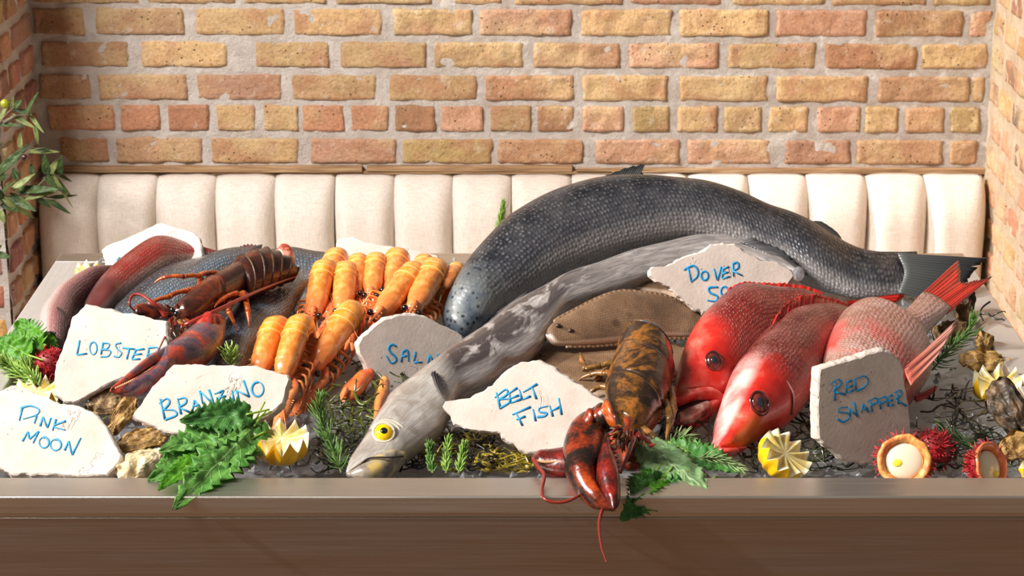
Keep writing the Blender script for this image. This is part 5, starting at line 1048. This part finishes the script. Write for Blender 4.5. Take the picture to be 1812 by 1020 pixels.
shiso('bright green shiso leaf leaning toward the pinkish fish', (66, 634, 2.80), (96, 590, 2.84), 52, (.3, -.9, .3), M_SHISOB, 14, fold=.25, serr=.55)
shiso('bright green shiso leaf spreading out of the picture at the left', (52, 630, 2.79), (-6, 600, 2.82), 62, (-.2, -.85, .5), M_SHISOB, 15, fold=.2, serr=.55)
M_STEM2 = MT('woody_stem', rough=.6, col=lin(92, 104, 48)).m
def needlemat(name, a, b):
    m = MT(name, rough=.4, spec=.5); nm = m.sep(m.uv('Norm')); o = m.obj(); c = m.mix(m.ramp(m.noise(o, 120, 2), (.35, 0), (.65, 1)), lin(*a), lin(*b)); m.set('col', m.mix(m.ramp(nm[0], (.6, 0), (1, .35)), c, lin(170, 190, 90))); return m.m
M_ND = needlemat('rosemary_needles', (42, 84, 30), (88, 128, 44)); M_NDB = needlemat('bright_rosemary_needles', (76, 118, 30), (134, 164, 62)); M_NDD = needlemat('dark_rosemary_needles', (34, 62, 30), (66, 92, 46)); M_NDP = needlemat('pale_rosemary_needles', (96, 124, 72), (150, 168, 112))
def sprig(label, pts, nl=.022, n=70, mat=None, seed=1, nr=.0011, spread=.9, name='rosemary_sprig', cat_='herb', group='rosemary sprigs', kmin=.05):
    """pts: pixel x, y and distance along the stem, base to tip"""
    rg = random.Random(seed); P = cat([W(*p) for p in pts], 40); base = min(P, key=lambda p: p.z)
    t = thing(name, label, cat_, P[0]-V((0, 0, .003)), group); mb = MB(); mb.tube(P, lambda s: .0016-.0009*s, 6); put('stem', mb, M_STEM2, t)
    mb = MB()
    for i in range(n):
        q = kmin+(1-kmin)*i/(n-1); k = q*39; a = P[min(38, int(k))].lerp(P[min(39, int(k)+1)], k-int(k)); tg = (P[min(39, int(k)+1)]-P[max(0, int(k)-1)]).normalized()
        f = i*2.4+rg.uniform(-.4, .4); u = tg.orthogonal().normalized(); w_ = tg.cross(u); r = u*math.cos(f)+w_*math.sin(f)
        L = nl*rg.uniform(.7, 1.15)*(1-.45*max(0, q-.8)/.2); d = (tg*(.75+.5*q)+r*spread).normalized(); n0 = len(mb.v)
        mb.tube([a, a+d*L*.5+r*L*.03, a+d*L+tg*L*.12], lambda s: nr*(math.sin(math.pi*(.12+.84*s)))**.6, 5, n=6, flat=.6)
        for v in range(n0, len(mb.v)): mb.nm[v] = ((v-n0)/(len(mb.v)-n0), 0)
    put('needles', mb, mat or M_ND, t); return t
sprig('rosemary sprig standing up behind the salmon back, against the banquette', [(884, 470, 3.22), (885, 432, 3.25), (884, 405, 3.27), (888, 380, 3.27), (891, 360, 3.27)], .016, 80, M_NDB, 1, spread=.5, kmin=.35)
sprig('dark rosemary sprig rising between the lemon and belt fish head', [(604, 838, 2.47), (594, 805, 2.50), (578, 768, 2.52), (566, 735, 2.53), (566, 702, 2.53)], .021, 110, M_ND, 2, spread=.75)
sprig('short rosemary tuft above the BRANZINO sign', [(408, 650, 2.72), (410, 636, 2.72), (406, 620, 2.72)], .020, 26, M_NDB, 3, spread=1.2, nr=.0014)
sprig('rosemary sprig leaning on the oysters behind the pale snapper fin', [(1650, 655, 2.80), (1672, 628, 2.84), (1694, 606, 2.86), (1714, 590, 2.87), (1724, 562, 2.87)], .024, 90, M_ND, 4, spread=.7)
sprig('rosemary sprig lying behind the whole rambutan at the right', [(1730, 795, 2.54), (1705, 785, 2.56), (1682, 770, 2.58), (1668, 764, 2.58)], .024, 50, M_NDD, 5, spread=.6)
sprig('curled rosemary tuft between the shiso leaves and snapper heads', [(1180, 795, 2.53), (1195, 782, 2.54), (1210, 774, 2.54), (1224, 778, 2.54)], .016, 60, M_NDP, 6, spread=1.0)
sprig('pale rosemary sprig lying on the front rim left of the yellow lemon', [(1232, 812, 2.47), (1262, 812, 2.46), (1290, 820, 2.45), (1314, 832, 2.44)], .016, 60, M_NDP, 7, spread=.6)
sprig('dense fleshy green sprig at the left edge above the PINK MOON sign', [(58, 680, 2.74), (36, 662, 2.76), (18, 650, 2.77), (2, 640, 2.77)], .020, 90, M_NDB, 8, spread=1.0, nr=.0016)
sprig('fleshy green sprig beside the dark red rambutan', [(70, 682, 2.73), (52, 660, 2.75), (46, 640, 2.76)], .018, 60, M_NDB, 9, spread=1.0, nr=.0016)
for k, (b, mid, tp, lab) in enumerate((((766, 838, 2.46), (762, 812, 2.48), (760, 784, 2.49), 'left one of the small bright green sprigs beside the belt fish'), ((790, 838, 2.46), (790, 806, 2.49), (796, 774, 2.51), 'tall middle one of the small bright green sprigs beside the belt fish'), ((812, 838, 2.46), (818, 812, 2.48), (822, 784, 2.49), 'right one of the small bright green sprigs beside the belt fish'))):
    sprig(lab, [b, mid, tp], .010, 90, M_ND if k == 0 else M_NDB, 20+k, nr=.0013, spread=.9, name='green_sprig', group='small green sprigs')
# ---------------------------------------------------------------- seaweed
def wetmat(name, a, b):
    m = MT(name, rough=.2, coat=.6, coatr=.08); o = m.obj(); m.set('col', m.ramp(m.noise(o, 40, 4), (.35, lin(*a)), (.65, lin(*b)))); return m.m
M_SWD = wetmat('dark_seaweed', (16, 20, 10), (44, 50, 20)); M_SWG = wetmat('green_seaweed', (36, 44, 14), (84, 92, 26)); M_SWY = wetmat('olive_yellow_seaweed', (84, 74, 16), (156, 136, 40)); M_SWB = wetmat('black_seaweed', (10, 10, 8), (30, 26, 18))
def seaweed(label, box, n, mat, seed, ln=110, r=.0019, blad=0, lift=.014, ang=None, flat=.4, d0=None):
    """tangle of fronds lying over the ice inside a pixel box"""
    rg = random.Random(seed); x0, y0, x1, y1 = box; mb = MB(); blist = []
    def pt(x, y, h):
        y = min(y, 838); p = W(x, y, gd(x, y)); return p+V((0, 0, h))
    t = thing('seaweed', label, 'seaweed', pt((x0+x1)/2, (y0+y1)/2, 0), 'seaweed tangles')
    for i in range(n):
        x, y = rg.uniform(x0, x1), rg.uniform(y0, y1); a = (math.radians(ang+rg.gauss(0, 28)) if ang is not None else rg.uniform(0, 6.28)); pts = []; h = rg.uniform(.001, lift); L = ln*rg.uniform(.5, 1.2)
        for k in range(6):
            pts.append(pt(min(max(x, x0-14), x1+14), min(max(y, y0-8), y1+8), max(.001, h+rg.uniform(-.004, .006)))); a += rg.gauss(0, .75); x += math.cos(a)*L/5; y -= math.sin(a)*L/5*.55
        rr_ = r*rg.uniform(.6, 1.5); mb.tube(pts, lambda s: rr_*(1.2-.8*s), 6, n=22, flat=flat)
        for s in range(rg.randint(1, 4)):                  # side branchlets
            c = cat(pts, 22)[rg.randint(4, 18)]; d = V((rg.uniform(-1, 1), rg.uniform(-1, 1), rg.uniform(.0, .7))).normalized(); L2 = rg.uniform(.008, .020)
            mb.tube([c, c+d*L2*.6+V((0, 0, .001)), c+d*L2], lambda s: rr_*.9*(1-.5*s), 5, n=7, flat=flat)
        for s in range(blad):
            if rg.random() < .6:
                q = cat(pts, 22); k = rg.randint(5, 18); tg = (q[k+1]-q[k]).normalized(); u = tg.orthogonal().normalized(); bb = MB(); blist.append(bb); bb.ball(q[k], (.0036, .0036, .0070), Matrix((u, tg.cross(u), tg)).transposed(), 10, 8)
    put('fronds', mb, mat, t)
    for bb in blist: put('air_bladder', bb, mat, t)
    return t
seaweed('dark green seaweed tangle between the loose prawn claw and rosemary', (580, 690, 668, 790), 46, M_SWG, 1)
seaweed('dark seaweed tangle along the front rim beside the orange tinged lemon', (440, 800, 640, 836), 26, M_SWD, 2, ln=80)
seaweed('shiny olive yellow seaweed with bladders in front of the BELT FISH sign', (730, 768, 945, 836), 70, M_SWY, 3, ln=130, blad=1, ang=-25, r=.0016)
seaweed('dark seaweed tangle behind the shiny olive yellow seaweed', (660, 770, 860, 836), 50, M_SWB, 4, ln=120, ang=-15)
seaweed('dark seaweed tangle in the gap between front lobster and first snapper', (1165, 600, 1240, 790), 60, M_SWD, 5, ln=90)
seaweed('dark green seaweed tangle between yellow lemon and RED SNAPPER sign', (1330, 745, 1530, 838), 60, M_SWD, 6, ln=110)
seaweed('black branching seaweed on the bare ice at the right', (1612, 690, 1800, 790), 26, M_SWB, 7, ln=190, ang=-25, r=.0019)
seaweed('dark seaweed tangle along the front rim behind the rambutans', (1560, 775, 1800, 838), 50, M_SWD, 8, ln=110)
seaweed('olive seaweed showing below the LOBSTER sign', (110, 690, 200, 745), 22, M_SWG, 9, ln=60)
seaweed('dark seaweed under the heap of prawns', (440, 560, 700, 690), 40, M_SWG, 10, ln=110)
PT = Pl((1735, 553, 2.99), (1780, 567, 2.965), (1752, 534, 3.0))
t = thing('seaweed', 'small black seaweed sprig draped over the right rim', 'seaweed', PT.p(1758, 562), 'seaweed tangles'); mb = MB()
for pts in ([(1752, 534, .006), (1740, 543, .008), (1734, 554, .006), (1740, 568, .004)], [(1735, 556, .005), (1748, 555, .008), (1756, 562, .006), (1778, 567, .006)], [(1756, 560, .006), (1766, 554, .010), (1777, 551, .008), (1779, 554, .006)], [(1750, 556, .006), (1762, 566, .006), (1774, 564, .006)]): mb.tube([PT.p(*p) for p in pts], lambda s: .0021-.0009*s, 6, n=16, flat=.6)
put('fronds', mb, M_SWB, t)
# lump of clear ice beside the DOVER SOLE sign
c = W(1413, 485, 2.93); mb = MB(); mb.ball(c, (.0085, .008, .0105), m=9, n=7); tag(put('ice_lump', mb, M_ICE, smooth=False, loc=c-V((0, 0, .01))), 'small clear lump of ice at the right end of the DOVER SOLE sign', 'ice')
# ---------------------------------------------------------------- olive tree, only its branches reach into the picture
M_OL = leafmat('olive_leaf', (44, 66, 34), (84, 108, 54), (150, 164, 110)); M_OLP = leafmat('olive_leaf_pale', (132, 148, 84), (168, 178, 112), (200, 204, 150)); M_BARK = MT('olive_bark', rough=.8, col=lin(110, 98, 78)).m
t = thing('olive_tree', 'potted olive tree whose branches reach in at the left edge', 'tree', (-1.22, 3.72, 0))
o6 = lambda x, y, d=3.93: W(x/3, 140+y/3, d)
mb = MB(); mb.rings([[V((-1.22+r*math.cos(a), 3.72+r*math.sin(a), z)) for a in [2*math.pi*k/28 for k in range(28)]] for r, z in ((.13, 0), (.17, .36), (.18, .38), (.16, .38), (.15, .34))]); put('pot', mb, MT('terracotta', rough=.8, col=lin(170, 104, 72)).m, t)
mb = MB(); mb.tube([V((-1.22, 3.72, .3)), V((-1.2, 3.74, .7)), V((-1.14, 3.8, 1.0)), V((-1.03, 3.9, 1.14))], lambda s: .018-.010*s, 9, n=30); put('trunk', mb, M_BARK, t)
J = V((-1.03, 3.9, 1.14)); tw = MB()
for pts in ([J, o6(-60, 640), o6(40, 625), o6(150, 605), o6(225, 545), o6(260, 508), o6(318, 512)], [J, o6(-40, 560), o6(20, 490), o6(90, 430), o6(160, 383), o6(235, 365)], [J, o6(-60, 330), o6(0, 230), o6(40, 180), o6(80, 150)], [o6(150, 605), o6(240, 632), o6(290, 640)], [o6(20, 230), o6(90, 196), o6(160, 190)], [J, o6(-60, 700), o6(-20, 660), o6(20, 640)], [J, V((-1.1, 3.8, 1.35)), V((-1.2, 3.75, 1.6))], [J, V((-1.25, 3.9, 1.3)), V((-1.4, 3.85, 1.5))]): tw.tube(pts, lambda s: .0042*(1-.75*s), 6, n=24)
put('twigs', tw, M_BARK, t)
OLV = [((0, 492), (152, 342), 34, 0), ((165, 385), (320, 383), 18, 1), ((160, 190), (230, 288), 17, 1), ((70, 195), (190, 262), 20, 1), ((185, 258), (205, 350), 17, 1), ((140, 185), (196, 68), 20, 0), ((60, 160), (72, 90), 14, 1), ((250, 500), (235, 402), 32, 2), ((260, 510), (306, 422), 24, 1), ((316, 502), (326, 408), 27, 0), ((250, 520), (372, 612), 36, 2), ((100, 590), (312, 582), 32, 2), ((140, 632), (302, 592), 25, 1), ((240, 632), (376, 715), 21, 2), ((270, 632), (412, 612), 17, 2), ((60, 622), (186, 702), 36, 2), ((0, 640), (102, 706), 40, 2), ((30, 640), (182, 742), 30, 1), ((0, 612), (82, 530), 22, 2), ((70, 585), (186, 498), 22, 1), ((-10, 238), (130, 248), 16, 2), ((108, 362), (108, 286), 20, 1), ((150, 180), (60, 160), 18, 2), ((80, 150), (115, 110), 24, 2), ((90, 530), (70, 470), 26, 2), ((170, 500), (165, 450), 22, 2), ((200, 632), (270, 684), 18, 2), ((300, 500), (384, 545), 14, 2), ((290, 520), (385, 690), 14, 1), ((0, 700), (25, 770), 24, 1), ((-20, 930), (58, 946), 26, 2), ((-40, 920), (10, 880), 22, 2), ((0, 215), (45, 120), 16, 1), ((20, 640), (-40, 560), 26, 2), ((-40, 400), (10, 330), 26, 2), ((160, 385), (262, 372), 22, 2), ((0, 530), (40, 510), 22, 2)]
for i, (b, e, wpx, kind) in enumerate(OLV):
    B, T = o6(*b, 3.93+.03*nz((i*.77, 1, 2))), o6(*e, 3.93+.07*nz((i*1.31, 5, 2))); n = V((nz((i*.9, 0, 0))*.8, -.8, .5+nz((i*.7, 3, 0))))
    mb = leaf_mb(B, T, n, wpx/3/ppm(B)*1.5, i, teeth=6, fold=.25, curl=.3, droop=.06, serr=0); put('leaf', mb, (M_OL, M_OLP, M_OL)[kind], t, solid=.0005)
mb = MB(); mb.ball(o6(25, 132, 3.9), (.0078, .0078, .0088), m=16, n=12); put('olive_fruit', mb, MT('green_olive', rough=.3, col=lin(150, 152, 30), coat=.3).m, t, label='yellow green olive')
mb = MB(); mb.ball(o6(130, 416, 3.92), (.0058, .0058, .0062), m=16, n=12); put('olive_fruit', mb, MT('dark_olive', rough=.25, col=lin(60, 14, 20), coat=.4).m, t, label='dark red olive')
